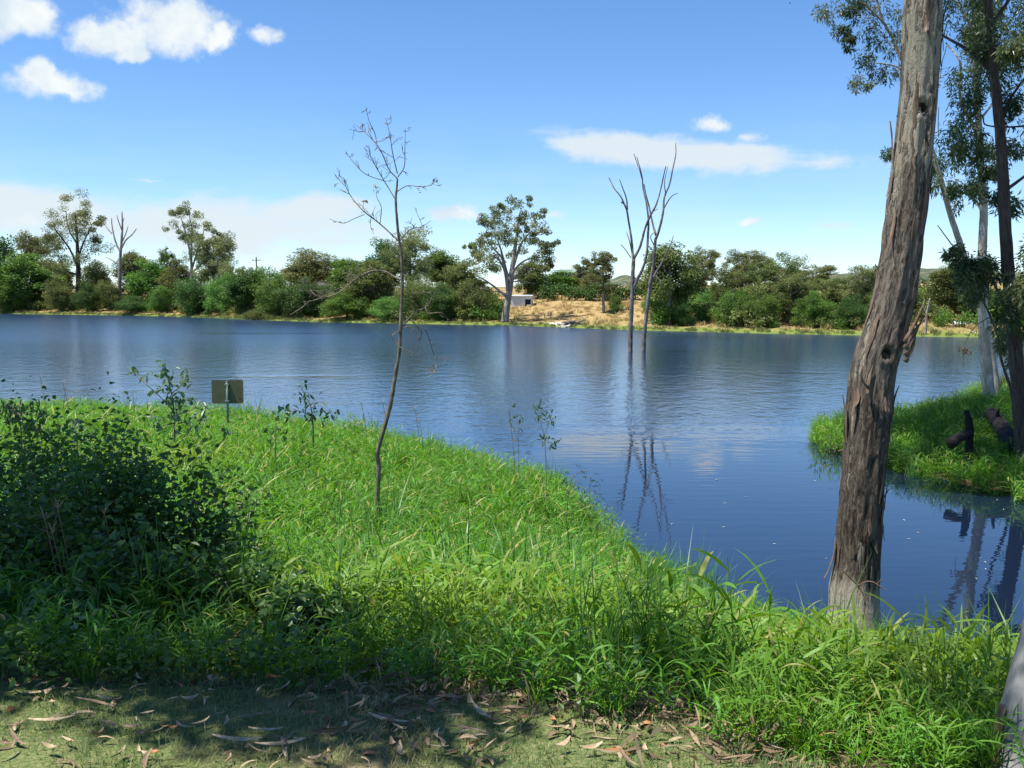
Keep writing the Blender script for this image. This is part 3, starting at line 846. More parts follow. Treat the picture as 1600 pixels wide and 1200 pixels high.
TREES = [
 (6, 8, 365, 74, 'mid', 'dark', 'dark leafy tree at the far left end of the opposite shore'),
 (50, 34, 358, 58, 'euc', 'euc', 'open-crowned gum rising behind the bright bushy tree near the left end'),
 (46, 10, 393, 98, 'mid', 'bright', 'broad bright green tree in front of the open gum at the left end'),
 (82, 22, 402, 66, 'mid', 'olive', 'shorter olive tree tucked against the left side of the tall clumpy gum'),
 (152, 22, 404, 56, 'mid', 'olive', 'olive tree filling the gap between the tall clumpy gum and the bare grey tree'),
 (206, 24, 389, 54, 'mid', 'olive', 'brownish rounded tree just right of the bare grey tree'),
 (236, 20, 402, 70, 'mid', 'green', 'low green tree right of the brownish rounded tree by the bare grey one'),
 (205, 3.5, 460, 52, 'bush', 'dark', 'dark low bush overhanging the water under the bare grey tree'),
 (170, 10, 436, 46, 'bush', 'olive', 'olive scrub on the dry bank just left of the bare grey tree'),
 (266, 36, 384, 17, 'slim', 'green', 'thin little treetop sticking up left of the forked open gum'),
 (279, 20, 402, 60, 'mid', 'olive', 'olive tree at the left foot of the forked open gum'),
 (338, 20, 360, 58, 'euc', 'euc', 'shorter olive gum leaning on the right side of the forked open gum'),
 (303, 5, 430, 70, 'bush', 'dark', 'dense dark rounded bush under the forked open gum near the water'),
 (352, 9, 424, 74, 'bush', 'bright', 'bright bushy tree right of the dense dark rounded bush'),
 (325, 1.2, 481, 15, 'bush', 'bright', 'tiny round bush at the waterline below the dense dark rounded bush'),
 (372, 22, 402, 42, 'euc', 'euc', 'small airy gum sloping down right of the shorter olive gum'),
 (386, 10, 418, 66, 'mid', 'dark', 'dark tree under the power pole'),
 (420, 16, 414, 66, 'bush', 'green', 'green tree right of the power pole'),
 (20, 4, 432, 70, 'bush', 'green', 'leafy green bush low on the bank at the left end'),
 (92, 5, 428, 52, 'bush', 'olive', 'olive bush in front of the tall clumpy gum trunk, on its left'),
 (137, 5, 437, 40, 'bush', 'dark', 'dark bush in front of the tall clumpy gum trunk, on its right'),
 (253, 7, 445, 40, 'bush', 'green', 'small green bush on the dry bank left of the dense dark rounded bush'),
 (437, 7, 430, 84, 'bush', 'green', 'broad green bush above the pale green grass mound'),
 (490, 60, 386, 92, 'mid', 'euc', 'pale olive spreading gum rising behind the white-roofed house'),
 (478, 7, 430, 92, 'bush', 'dark', 'broad dark bush in front of the white-roofed house'),
 (548, 24, 401, 92, 'mid', 'green', 'smooth dome-shaped green tree left of the dark round-headed tree'),
 (598, 34, 369, 54, 'mid', 'dark', 'dark round-headed tree behind the bare sapling, on its left'),
 (638, 20, 349, 66, 'euc', 'euc', 'tall olive gum directly behind the bare sapling'),
 (578, 11, 404, 82, 'mid', 'olive', 'brown-olive tree left of the bare sapling stem'),
 (542, 4, 452, 84, 'bush', 'green', 'green bush by the water below the dome-shaped tree'),
 (606, 3.5, 462, 66, 'bush', 'bright', 'bright green bush by the water left of the bare sapling stem'),
 (654, 8, 424, 76, 'bush', 'olive', 'olive bush just right of the bare sapling stem'),
 (691, 34, 388, 64, 'mid', 'green', 'rounded green tree behind, between the bare sapling and the big spreading gum'),
 (724, 13, 402, 76, 'mid', 'olive', 'olive tree touching the left side of the big spreading gum'),
 (690, 5, 440, 76, 'bush', 'dark', 'dark bush by the water midway from the bare sapling to the big spreading gum'),
 (735, 6, 432, 66, 'bush', 'olive', 'olive-brown bush by the water at the left foot of the big spreading gum'),
 (826, 34, 406, 52, 'mid', 'olive', 'dark olive tree just behind and above the tin shed'),
 (878, 62, 420, 84, 'mid', 'green', 'low rounded green tree behind the hedge, right of the tin shed'),
 (912, 56, 400, 22, 'slim', 'euc', 'thin small-headed gum behind the hedge, left of the tree on the open slope'),
 (924, 52, 416, 32, 'mid', 'euc', 'short olive gum behind the hedge, against the tree on the open slope'),
 (943, 20, 391, 30, 'slim', 'euc', 'slender tree standing alone on the open dry slope'),
 (962, 20, 459, 24, 'bush', 'bright', 'small bright shrub beside the slender tree on the open slope'),
 (1046, 6, 375, 96, 'mid', 'olive', 'big dense olive tree behind the right-hand dead trunk'),
 (1097, 32, 381, 46, 'euc', 'euc', 'sparse gum right of the big dense olive tree'),
 (1022, 10, 452, 44, 'bush', 'bright', 'bright bush seen between and right of the two dead trunks'),
 (1069, 5, 467, 42, 'bush', 'dark', 'small dark bush at the right foot of the big dense olive tree'),
 (1101, 14, 455, 46, 'bush', 'bright', 'bright bush on the dry gap right of the big dense olive tree'),
 (1136, 12, 417, 46, 'euc', 'olive', 'open olive tree left of the tall gum with bare pale stems'),
 (1158, 26, 387, 56, 'euc', 'euc', 'tall gum with bare pale stems on the right-hand shore'),
 (1182, 32, 398, 34, 'slim', 'euc', 'faint sparse treetop between the two tallest trees of the right-hand shore'),
 (1206, 10, 392, 64, 'euc', 'olive', 'tall dense olive gum in the middle of the right-hand shore'),
 (1148, 6, 448, 66, 'bush', 'green', 'green bush below the tall gum with bare pale stems'),
 (1192, 5, 455, 64, 'bush', 'green', 'green bush at the foot of the tall dense olive gum'),
 (1236, 8, 424, 52, 'euc', 'olive', 'open olive tree between the tall dense olive gum and the airy wide gum'),
 (1266, 24, 407, 68, 'euc', 'euc', 'airy wide-topped gum left of the hill'),
 (1272, 6, 452, 66, 'bush', 'green', 'green bush below the airy wide-topped gum'),
 (1304, 12, 430, 56, 'euc', 'olive', 'olive tree in front of the left flank of the hill'),
 (1330, 5, 458, 60, 'bush', 'dark', 'dark bush in front of the hill, left of the flat-topped gum'),
 (1350, 9, 411, 60, 'euc', 'euc', 'flat-topped gum standing against the hill'),
 (1376, 6, 450, 60, 'bush', 'green', 'green bush right of the flat-topped gum'),
 (1408, 12, 440, 60, 'mid', 'olive', 'olive tree mostly behind the leaning bark trunk'),
 (1440, 22, 462, 30, 'bush', 'green', 'small green bush at the right edge of the leaning bark trunk'),
 (1490, 14, 414, 74, 'mid', 'olive', 'broad dark olive tree beyond the right edge of the leaning bark trunk'),
 (1508, 44, 402, 66, 'euc', 'euc', 'pale gum behind the broad dark olive tree at the right'),
 (1540, 9, 440, 70, 'bush', 'dark', 'dark bush on the far shore behind the pale standing trunk'),
 (1600, 10, 428, 90, 'mid', 'olive', 'olive tree on the far shore at the right edge behind the dark trunk'),
]
for a in TREES:
    far_tree(*a)

def traced_tree(name, label, conv, Y, base, limbs, clusters, leafmat_, barkm, rad, leaf, dens, depth, rng, group=GRP, cat='tree', zfix=None, droop=.5, flat=.75, sub=3, near=False, crown_off=(0, 0)):
    """a tree whose limbs and leaf clumps are set out in its own plane and given depth"""
    b3 = P(*conv(*base), Y)
    if zfix is not None:
        b3[2] = zfix
    t = thing(name, label, cat, tuple(b3), group)
    tr = G()
    for i, (lb, r0, r1) in enumerate(limbs):
        pts = []
        dy = 0.0
        for j, q in enumerate(lb):
            dy += 0 if (i == 0 or j == 0) else rng.normal() * depth * .25
            pts.append(P(*conv(*q), Y) + np.array((0, dy, 0)))
        pts = np.array(pts)
        if i == 0 and zfix is not None:
            pts[0, 2] = zfix - .3
        n = 4 * len(lb) + 2
        pp = path(pts, n)
        pr = np.linspace(r0, r1, n) * rad
        part = G().tube(pp, pr, 12 if near else 8, .12, rng)
        obj('trunk' if i == 0 else 'limb', part.mesh('trunk' if i == 0 else 'limb', barkm, True, off=b3), t)
    cr = G()
    for cl in clusters:
        cx, cy, r = cl[:3]
        Yc = Y + (cl[3] if len(cl) > 3 else 0)
        c = P(*conv(cx, cy), Yc)
        e = P(*conv(cx + r, cy), Yc)
        R = abs(e[0] - c[0])
        c = c + np.array((0, rng.normal() * depth * .6, 0))
        t0 = rng.random()
        for q in range(sub):
            puff(cr, rng, c + rng.normal(size=3) * R * (.55 if near else .85) * np.array((1, 1, 1.1 if near else .9)), R * ((.40 + .45 * rng.random()) if near else (.65 + .5 * rng.random())), int(dens * (.5 + .9 * rng.random()) * (4.5 if len(cl) > 3 else 1)), leaf[0], leaf[1], flat, droop, t0)
    o = obj('crown', cr.mesh('crown', leafmat_, off=b3), t)
    return t

rg = np.random.default_rng(21)
cvA = lambda x, y: (x / 4, 270 + y / 4)
YA = float(far_shore_y(122)) + 13
traced_tree('gum_tree', 'tall clumpy gum with a dark trunk, tallest tree left of the bare grey tree', cvA, YA, (480, 800),
  [([(480, 800), (490, 650), (485, 500), (480, 380), (470, 260)], 1, .25), ([(487, 600), (440, 480), (380, 380), (350, 330)], .4, .12), ([(486, 540), (530, 430), (570, 330)], .4, .12), ([(484, 450), (430, 350), (425, 240)], .3, .1), ([(488, 640), (400, 600), (345, 500)], .35, .1)],
  [(430,190,35),(500,205,45),(540,230,35),(420,230,35),(600,275,25),(580,310,25),(370,280,45),(340,320,40),(450,290,50),(520,300,45),(330,370,35),(320,400,25),(410,350,50),(480,360,50),(550,370,40),(590,390,30),(400,420,50),(470,430,60),(540,440,40),(600,430,20),(440,500,60),(520,500,50),(340,470,50),(360,560,60),(470,580,70),(560,560,50),(400,650,60),(520,640,50)],
  M['euc'], M['darkbark'], .75, (.40, .19), 165, 3.6, rg, zfix=on_far(120, 13)[2])
traced_tree('gum_tree', 'tall open gum with forked pale stems, right of the bare grey tree', cvA, YA - 18, (1195, 760),
  [([(1195, 760), (1198, 620), (1190, 520), (1165, 390), (1130, 280)], 1, .25), ([(1200, 640), (1205, 480), (1215, 370), (1195, 250)], .7, .2), ([(1200, 600), (1240, 470), (1280, 350)], .6, .2), ([(1205, 620), (1300, 520), (1370, 450)], .5, .15)],
  [(1130,240,25),(1190,230,30),(1190,270,25),(1120,280,25),(1110,330,30),(1160,320,32),(1210,310,36),(1280,310,30),(1110,380,20),(1170,370,30),(1230,370,36),(1290,370,32),(1340,380,20),(1180,420,26),(1250,430,30),(1310,430,32),(1380,430,32),(1400,480,38),(1330,490,38),(1260,490,38),(1190,500,22),(1250,560,50),(1350,550,50)],
  M['euc'], M['farbark'], .42, (.36, .17), 150, 3.0, rg, zfix=on_far(298, 16)[2])
cvE = lambda x, y: (700 + x / 4, 280 + y / 4)
YE = float(far_shore_y(790)) + 2.5
traced_tree('gum_tree', 'big spreading gum with thick grey trunk at the waterline beside the tin shed', cvE, YE, (355, 900),
  [([(355, 900), (366, 800), (385, 690), (395, 600), (410, 500), (420, 420), (430, 350), (440, 250), (455, 190)], 1, .12), ([(405, 560), (450, 420), (490, 360), (525, 320)], .35, .12), ([(385, 660), (350, 520), (330, 440), (310, 380)], .45, .12),
   ([(362, 730), (300, 680), (230, 630), (170, 600)], .4, .10), ([(372, 700), (350, 560), (290, 480), (230, 500), (170, 540)], .35, .10), ([(397, 600), (440, 540), (500, 500), (570, 490)], .35, .1), ([(392, 640), (450, 640), (540, 652)], .22, .06), ([(390, 650), (470, 560), (520, 560), (600, 575)], .2, .06), ([(370, 720), (300, 700), (290, 700), (200, 680)], .2, .06), ([(345, 500), (260, 400), (240, 320)], .25, .08)],
  [(450,170,38),(490,160,30),(430,210,34),(340,170,15),(240,250,40),(200,270,32),(300,220,34),(350,230,42),(410,270,36),(470,250,26),(540,240,36),(580,230,28),(570,290,40),(530,330,36),(230,310,36),(290,290,36),(320,360,48),(260,380,44),(380,340,34),(350,420,52),(430,430,42),(300,430,44),(200,400,32),(160,420,32),(180,460,40),(240,460,40),(500,380,38),(560,390,36),(610,390,26),(660,405,18),(540,460,40),(590,490,40),(640,500,30),(620,470,20),(480,310,24),(400,480,30),(120,420,10),(640,540,12),(610,570,12),(270,520,36),(220,500,36),(250,570,28)],
  M['euc'], M['farbark'], .62, (.34, .16), 112, 4.2, rg, zfix=gz(z_far, P(789, 500, YE)[0], YE))

def bare_tree(name, label, conv, Y, limbs, barkm, rng, zbase=None, group=None, twig=.0, depth=.6, seg=8, scale_r=1.0, part0='trunk'):
    b = P(*conv(*limbs[0][0][0]), Y)
    if zbase is not None: b[2] = zbase
    t = thing(name, label, 'dead tree', tuple(b), group)
    for i, (lb, r0, r1) in enumerate(limbs):
        dy = rng.normal() * depth * .3 if i else 0
        pts = []
        for j, q in enumerate(lb):
            if i and j: dy += rng.normal() * depth * .4
            pts.append(P(*conv(*q), Y + (0 if j == 0 or not i else 0)) + np.array((0, dy if j else 0, 0)))
        pts = np.array(pts)
        if i == 0 and zbase is not None: pts[0, 2] = zbase - .4
        n = max(6, 5 * len(lb))
        pp = path(pts, n)
        m = Y / F * .5 * scale_r
        rr = np.linspace(r0, r1, n) * m
        g = G().tube(pp, rr, seg, .18, rng)
        o = obj(part0 if i == 0 else 'branch', g.mesh(part0 if i == 0 else 'branch', barkm, True, off=b), t)
        if twig and i:
            tg = G(); L = np.linalg.norm(pp[-1] - pp[0])
            cnt = max(2, int(L * twig))
            for k in range(cnt):
                f = .25 + .75 * rng.random(); q = pp[min(n - 2, int(f * (n - 1)))]
                d = pp[-1] - pp[0]; d = d / np.linalg.norm(d) * .6 + rng.normal(size=3) * .55 + (0, 0, .12)
                d /= np.linalg.norm(d); ln = (.10 + .22 * rng.random()) * min(1.2, L) * (1.1 - .5 * f)
                e = q + d * ln
                tg.tube(path([q, (q + e) / 2 + rng.normal(size=3) * ln * .1, e], 5), np.linspace(max(rr[-1] * .7, .0048), .0028, 5), 4)
                for kk in range(2):
                    q2 = q + (e - q) * (.35 + .4 * rng.random()); e2 = q2 + (d + rng.normal(size=3) * .7) * ln * .35
                    tg.tube([q2, (q2 + e2) / 2 + rng.normal(size=3) * ln * .04, e2], (.0036, .0032, .0026), 4)
            tag(obj('twigs', tg.mesh('twigs', barkm, off=b), o), kind='stuff')
    return t

rg = np.random.default_rng(8)
bare_tree('dead_gum', 'bare grey dead tree with upswept branches on the left far shore', cvA, float(far_shore_y(188)) + 14,
  [([(748, 780), (748, 640), (752, 520), (760, 420), (765, 330), (762, 240)], 7, 1.6), ([(752, 500), (715, 420), (690, 330), (686, 280)], 3, 1.2), ([(700, 380), (675, 355), (652, 325)], 1.8, 1), ([(760, 470), (790, 420), (830, 385), (860, 350)], 3, 1.2), ([(765, 430), (785, 380), (798, 335)], 2, 1), ([(762, 360), (745, 300), (735, 265)], 1.8, 1),
   ([(748, 580), (700, 545), (660, 525)], 2, 1), ([(764, 320), (778, 280)], 1.4, .9)],
  M['farbark'], rg, zbase=on_far(188, 14)[2], depth=1.0)

cvD = lambda x, y: (700 + x / 4, 280 + y / 4)
YD = 80.0
bare_tree('dead_gum', 'left one of two dead trunks standing in the lake, dark and forked low', cvD, YD,
  [([(1140, 1082), (1141, 1000), (1143, 900), (1150, 750), (1155, 600), (1160, 500)], 8.5, 6.5), ([(1159, 510), (1155, 440), (1148, 370), (1135, 280), (1112, 175), (1085, 140)], 5.2, 2.4), ([(1112, 180), (1080, 110), (1045, 60), (1020, 0), (1010, -20)], 3, 1.2), ([(1122, 190), (1115, 120), (1090, 50), (1070, 0)], 3, 1.1),
   ([(1160, 500), (1200, 420), (1230, 310), (1260, 230), (1290, 170), (1320, 80), (1340, -20), (1348, -70)], 5, 1.5), ([(1142, 490), (1112, 440), (1082, 408)], 2.2, 1.2), ([(1150, 460), (1130, 390), (1112, 330)], 2.2, 1.1), ([(1275, 205), (1310, 186)], 1.6, 1.0), ([(1150, 700), (1185, 620), (1215, 560), (1240, 470), (1250, 340), (1250, 260), (1238, 160), (1222, 60), (1212, -20), (1180, -140)], 6, 1.4),
   ([(1214, 0), (1195, -50), (1184, -90), (1160, -160)], 2.0, 1.0)],
  M['deadbark'], rg, zbase=-1.0, depth=.5, scale_r=.86, group='dead trunks standing in the lake')
bare_tree('dead_gum', 'right one of two dead trunks standing in the lake, paler and curved', cvD, YD + 1.5,
  [([(1222, 1080), (1224, 1020), (1230, 950), (1245, 800), (1265, 640), (1280, 560), (1290, 450), (1298, 370)], 8, 5), ([(1298, 375), (1320, 310), (1345, 200), (1355, 110), (1390, 30), (1408, -60), (1430, -160), (1434, -236)], 5, 1.3), ([(1299, 350), (1285, 270), (1268, 170), (1245, 80), (1235, 20)], 4, 2), ([(1290, 420), (1265, 360), (1300, 325)], 2, 1.2),
   ([(1272, 640), (1300, 590), (1350, 510), (1380, 440), (1405, 390), (1418, 350)], 4, 1.2), ([(1296, 600), (1325, 640), (1332, 680)], 2.6, 1.3), ([(1350, 180), (1395, 110), (1440, 85)], 2.6, 1.1), ([(1362, 100), (1350, 20), (1372, -80)], 2, .9)],
  M['deadbark'], rg, zbase=-1.0, depth=.5, scale_r=.86, group='dead trunks standing in the lake')

# a bare pale pole of a tree on the right shore, seen past the leaning trunk
bare_tree('dead_gum', 'thin bare dead stem at the far waterline just right of the leaning bark trunk', lambda x, y: (x, y), float(far_shore_y(1447)) + .6,
  [([(1446, 524), (1447, 505), (1449, 485), (1453, 466)], 4.5, 2), ([(1448, 492), (1444, 478), (1446, 468)], 2, 1)], M['farbark'], rg, zbase=.1)

# hedges of the orchard
def hedge(x0px, x1px, Y0, Y1, top, wd, label, seed):
    rng = np.random.default_rng(seed)
    a, b = P(x0px, 468, Y0), P(x1px, 468, Y1)
    L = float(np.linalg.norm((b - a)[:2])); d = (b - a) / L
    m = (a + b) / 2; z0 = gz(z_far, m[0], m[1])
    t = thing('hedge', label, 'hedge', (m[0], m[1], z0), 'hedges on top of the dry slope')
    t.rotation_euler = (0, 0, math.atan2(d[1], d[0]))
    h = float(P((x0px + x1px) / 2, top, (Y0 + Y1) / 2)[2]) - z0
    cr, tr = G(), G()
    n = int(L * 6)
    for k in range(n):
        x = -L / 2 + L * (k + rng.random()) / n
        r = .7 + .35 * rng.random()
        hz = h * (.95 + .07 * math.sin(x * .9) + .05 * rng.normal())
        c = np.array((x, rng.uniform(-wd, wd), rng.random() ** .7 * (hz - r * .8) + .25))
        puff(cr, rng, c, r, 60, .36, .2, .9, .1, rng.random())
    for k in range(int(L / 2.5)):
        x = -L / 2 + 1 + k * 2.5
        obj('trunk', G().tube([(x, 0, -.4), (x + .1, 0, h * .4), (x, .05, h * .75)], (.12, .09, .04), 6).mesh('trunk', M['darkbark']), t)
    tag(obj('foliage', cr.mesh('foliage', M['dark']), t), kind='stuff')
hedge(822, 862, 182, 184, 436, .8, 'short taller stretch of dark hedge behind the tin shed', 41)
hedge(848, 1136, 178, 166, 444, 1.1, 'long clipped green hedge along the top of the open dry slope', 42)
hedge(1095, 1150, 150, 148, 452, .9, 'short dark hedge stretch right of the big dense olive tree', 43)

# ------------------------------------------------------------------ scattered vegetation (geometry nodes copies of small clumps)
def source(name, g, mat):
    return bpy.data.objects.new(name, g.mesh(name, mat))        # not linked: only the scatter below uses it
def stem_grass(rng, H, nst, spread, leafL, leafW, per=9, bend=.5, seg=4):
    g = G()
    for k in range(nst):
        a = rng.random() * 6.28; r = spread * math.sqrt(rng.random())
        b = np.array((math.cos(a) * r, math.sin(a) * r, -.05))
        h = H * (.65 + .5 * rng.random()); la = rng.random() * 6.28; ln = h * bend * rng.random()
        pts = [b + np.array((math.cos(la) * ln * u ** 1.8, math.sin(la) * ln * u ** 1.8, h * u)) for u in np.linspace(0, 1, 5)]
        tt = rng.random() * .6
        g.tube(pts, np.linspace(.0035, .0016, 5), 4, cap=False)
        g.T[-1] = np.full(len(g.V[-1]), tt * .5)
        P5 = np.array(pts)
        z0 = rng.random() * 6.28
        for j in range(per):
            u = .12 + .88 * (j + rng.random() * .6) / per
            q = np.array([np.interp(u, np.linspace(0, 1, 5), P5[:, i]) for i in range(3)])
            az = z0 + (j % 2) * math.pi + rng.normal() * .7
            L = leafL * (.6 + .7 * rng.random()) * (1.1 - .35 * u)
            g.blade(q, az, rng.uniform(.35, 1.2), rng.uniform(-.9, .15), L, leafW * (.7 + .6 * rng.random()), seg, np.clip(tt + .4 * rng.random(), 0, 1) if rng.random() > .08 else .99, rng.normal() * .5)
    return g
def tuft(rng, H, n, spread, W, e0=(1.0, 1.5), e1=(-.3, .9), seg=4):
    g = G()
    for k in range(n):
        a = rng.random() * 6.28; r = spread * math.sqrt(rng.random())
        g.blade((math.cos(a) * r, math.sin(a) * r, -.02), rng.random() * 6.28, rng.uniform(*e0), rng.uniform(*e1), H * (.55 + .6 * rng.random()), W * (.7 + .6 * rng.random()), seg, rng.random(), rng.normal() * .4)
    return g

rg = np.random.default_rng(77)
S_GRASS = [source('grass_clump', stem_grass(rg, .62, 5, .13, .265, .0165), M['grass']) for _ in range(5)] + \
          [source('grass_clump', tuft(rg, .62, 26, .10, .011), M['grass']) for _ in range(2)]
S_REED = [source('reed_tuft', tuft(rg, .85, 30, .12, .011, (1.1, 1.55), (.3, 1.2)), M['reed']) for _ in range(3)]
S_LAWN = [source('lawn_patch', tuft(rg, .055, 60, .11, .0032, (.5, 1.5), (-.6, .9), 2), M['lawn']) for _ in range(4)]
S_STRAW = [source('straw_tuft', tuft(rg, .55, 26, .35, .05, (.9, 1.5), (-.4, .9), 2), M['straw']) for _ in range(3)]
S_DEAD = [source('dead_grass_tuft', tuft(rg, .60, 9, .12, .007, (.5, 1.4), (-.8, .8)), M['straw']) for _ in range(3)]
S_FRINGE = [source('fringe_tuft', tuft(rg, .55, 26, .40, .06, (.9, 1.5), (-.3, 1.0), 2), M['fringe']) for _ in range(3)]
def litter_patch(rng):
    g = G()
    n = 26
    C = np.stack([rng.normal(size=n) * .13, rng.normal(size=n) * .10, .008 + .022 * rng.random(n)], 1)
    D = rng.normal(size=(n, 3)) * (1, 1, .22)
    g.leaves(C, D, .05 + .07 * rng.random(n), .010 + .012 * rng.random(n), rng, 0, None, .3)
    return g
S_LITTER = [source('litter_patch', litter_patch(rg), M['litter']) for _ in range(4)]
def herb(rng):
    g = G(); n = 34
    a = rng.random(n) * 6.28; r = .16 * np.sqrt(rng.random(n))
    C = np.stack([np.cos(a) * r, np.sin(a) * r, .02 + .22 * rng.random(n)], 1)
    D = np.stack([np.cos(a) + rng.normal(size=n) * .5, np.sin(a) + rng.normal(size=n) * .5, .25 + .4 * rng.normal(size=n)], 1)
    return g.ovate(C, D, .030 + .018 * rng.random(n), .020 + .012 * rng.random(n), rng, .1)
S_HERB = [source('herb', herb(rg), M['broad']) for _ in range(3)]

_gn = {}
def scatter_tree(sources, key):
    if key in _gn:
        return _gn[key]
    t = bpy.data.node_groups.new('scatter_' + key, 'GeometryNodeTree')
    t.interface.new_socket('Geometry', in_out='INPUT', socket_type='NodeSocketGeometry')
    t.interface.new_socket('Geometry', in_out='OUTPUT', socket_type='NodeSocketGeometry')
    gi, go = t.nodes.new('NodeGroupInput'), t.nodes.new('NodeGroupOutput')
    g2i = t.nodes.new('GeometryNodeGeometryToInstance')
    for s in reversed(sources):
        oi = t.nodes.new('GeometryNodeObjectInfo')
        oi.inputs['Object'].default_value = s
        oi.inputs['As Instance'].default_value = False
        t.links.new(oi.outputs['Geometry'], g2i.inputs[0])
    iop = t.nodes.new('GeometryNodeInstanceOnPoints')
    t.links.new(gi.outputs[0], iop.inputs['Points'])
    t.links.new(g2i.outputs[0], iop.inputs['Instance'])
    iop.inputs['Pick Instance'].default_value = True
    def na(name, typ):
        n = t.nodes.new('GeometryNodeInputNamedAttribute'); n.data_type = typ
        n.inputs['Name'].default_value = name
        return n.outputs[0]
    t.links.new(na('idx', 'INT'), iop.inputs['Instance Index'])
    e2r = t.nodes.new('FunctionNodeEulerToRotation')
    t.links.new(na('rot', 'FLOAT_VECTOR'), e2r.inputs[0])
    t.links.new(e2r.outputs[0], iop.inputs['Rotation'])
    t.links.new(na('scl', 'FLOAT_VECTOR'), iop.inputs['Scale'])
    t.links.new(iop.outputs[0], go.inputs[0])
    _gn[key] = t
    return t
def scatter(name, pts, sources, key, rng, scl, mat, tilt=.12, zs=None):
    me = bpy.data.meshes.new(name)
    n = len(pts)
    me.vertices.add(n); me.vertices.foreach_set('co', np.asarray(pts, np.float32).ravel())
    a = me.attributes.new('idx', 'INT', 'POINT'); a.data.foreach_set('value', rng.integers(0, len(sources), n).astype(np.int32))
    r = np.stack([rng.normal(size=n) * tilt, rng.normal(size=n) * tilt, rng.random(n) * 6.28], 1)
    a = me.attributes.new('rot', 'FLOAT_VECTOR', 'POINT'); a.data.foreach_set('vector', r.astype(np.float32).ravel())
    s = np.asarray(scl, float).reshape(n, 1) * np.array((1, 1, 1.0))
    if zs is not None: s[:, 2] *= zs
    a = me.attributes.new('scl', 'FLOAT_VECTOR', 'POINT'); a.data.foreach_set('vector', s.astype(np.float32).ravel())
    me.materials.append(mat)
    o = obj(name, me)
    md = o.modifiers.new('scatter', 'NODES'); md.node_group = scatter_tree(sources, key)
    return tag(o, kind='stuff')

def sample(rng, n, x0, x1, y0, y1):
    return np.stack([rng.uniform(x0, x1, n), rng.uniform(y0, y1, n)], 1)

def near_grass():
    rng = np.random.default_rng(101)
    sets = []
    for y0, y1, dens in ((3.2, 6.5, 62), (6.5, 11, 44), (11, 18, 26), (18, 38, 17)):
        xl, xr = -1.08 * (y1 * .56) - 1.2, min(1.08 * y1 * .56 + 1.2, 9)
        q = sample(rng, int((xr - xl) * (y1 - y0) * dens), xl, xr, y0, y1)
        sets.append(q[np.abs(q[:, 0]) < .60 * q[:, 1] + 1.0])
    q = np.concatenate(sets)
    x, y = q[:, 0], q[:, 1]
    s = seg_dist(q, NEAR); t = y - lawn_edge(x) + .18 * rough2(x, y, 1.6)
    keep = (s > -.35) & (t > .05)
    keep &= rng.random(len(q)) < np.clip(.35 + t * 1.6, 0, 1)
    # the bare patch of dry leaves at the lawn edge
    e = ((x - .56) / .55) ** 2 + ((y - 4.10) / .26) ** 2
    keep &= (e > 1) | (rng.random(len(q)) < .10)
    keep &= ~((np.hypot(x - 3.3, y - 9.6) < .33))
    q, s, t = q[keep], s[keep], t[keep]
    x, y = q[:, 0], q[:, 1]
    sc_ = (.43 + .60 * smooth(t / 1.5)) * (.82 + .36 * rng.random(len(q))) * (1 + .14 * rough2(x, y, .7))
    sc_ *= np.where(x > 1.0, .82, 1.0) * np.where(y > 12, 1.07, 1) * np.where((x < -.19 * y) & (y > 4.3) & (y < 9), .74, 1) * np.where((x < -4) & (y > 11), 1.12, 1.0)
    sc_ *= np.interp(s, [-.4, .6], [.75, 1])
    z = z_near(x, y)
    scatter('tall_grass', np.stack([x, y, z], 1), S_GRASS, 'grass', rng, sc_, M['grass'], .16)
    k = rng.random(len(q)) < .035 * (1 + 1.5 * (rough2(x, y, .5) > .5))
    scatter('dead_grass', np.stack([x, y, z], 1)[k], S_DEAD, 'dead', rng, (sc_ * (.8 + .4 * rng.random(len(q))))[k], M['straw'], .25)
    k = rng.random(len(q)) < np.where((x > 2) | (y > 9), .03, .06)
    scatter('tall_reeds', np.stack([x, y, z], 1)[k], S_REED, 'reed', rng, (sc_ * (.85 + .4 * rng.random(len(q))))[k], M['reed'], .12)
near_grass()

def isle_grass():
    rng = np.random.default_rng(102)
    q = sample(rng, 13000, 8, 34, 14, 47)
    s = seg_dist(q, ISLE)
    q = q[(s > -.5) & (q[:, 0] < .62 * q[:, 1] + 3)]; x, y = q[:, 0], q[:, 1]
    scatter('bank_grass', np.stack([x, y, np.maximum(z_isle(x, y), -.06)], 1), S_GRASS[:5] + S_REED[:1], 'isle', rng, .8 + .4 * rng.random(len(q)), M['grass'], .2)
isle_grass()

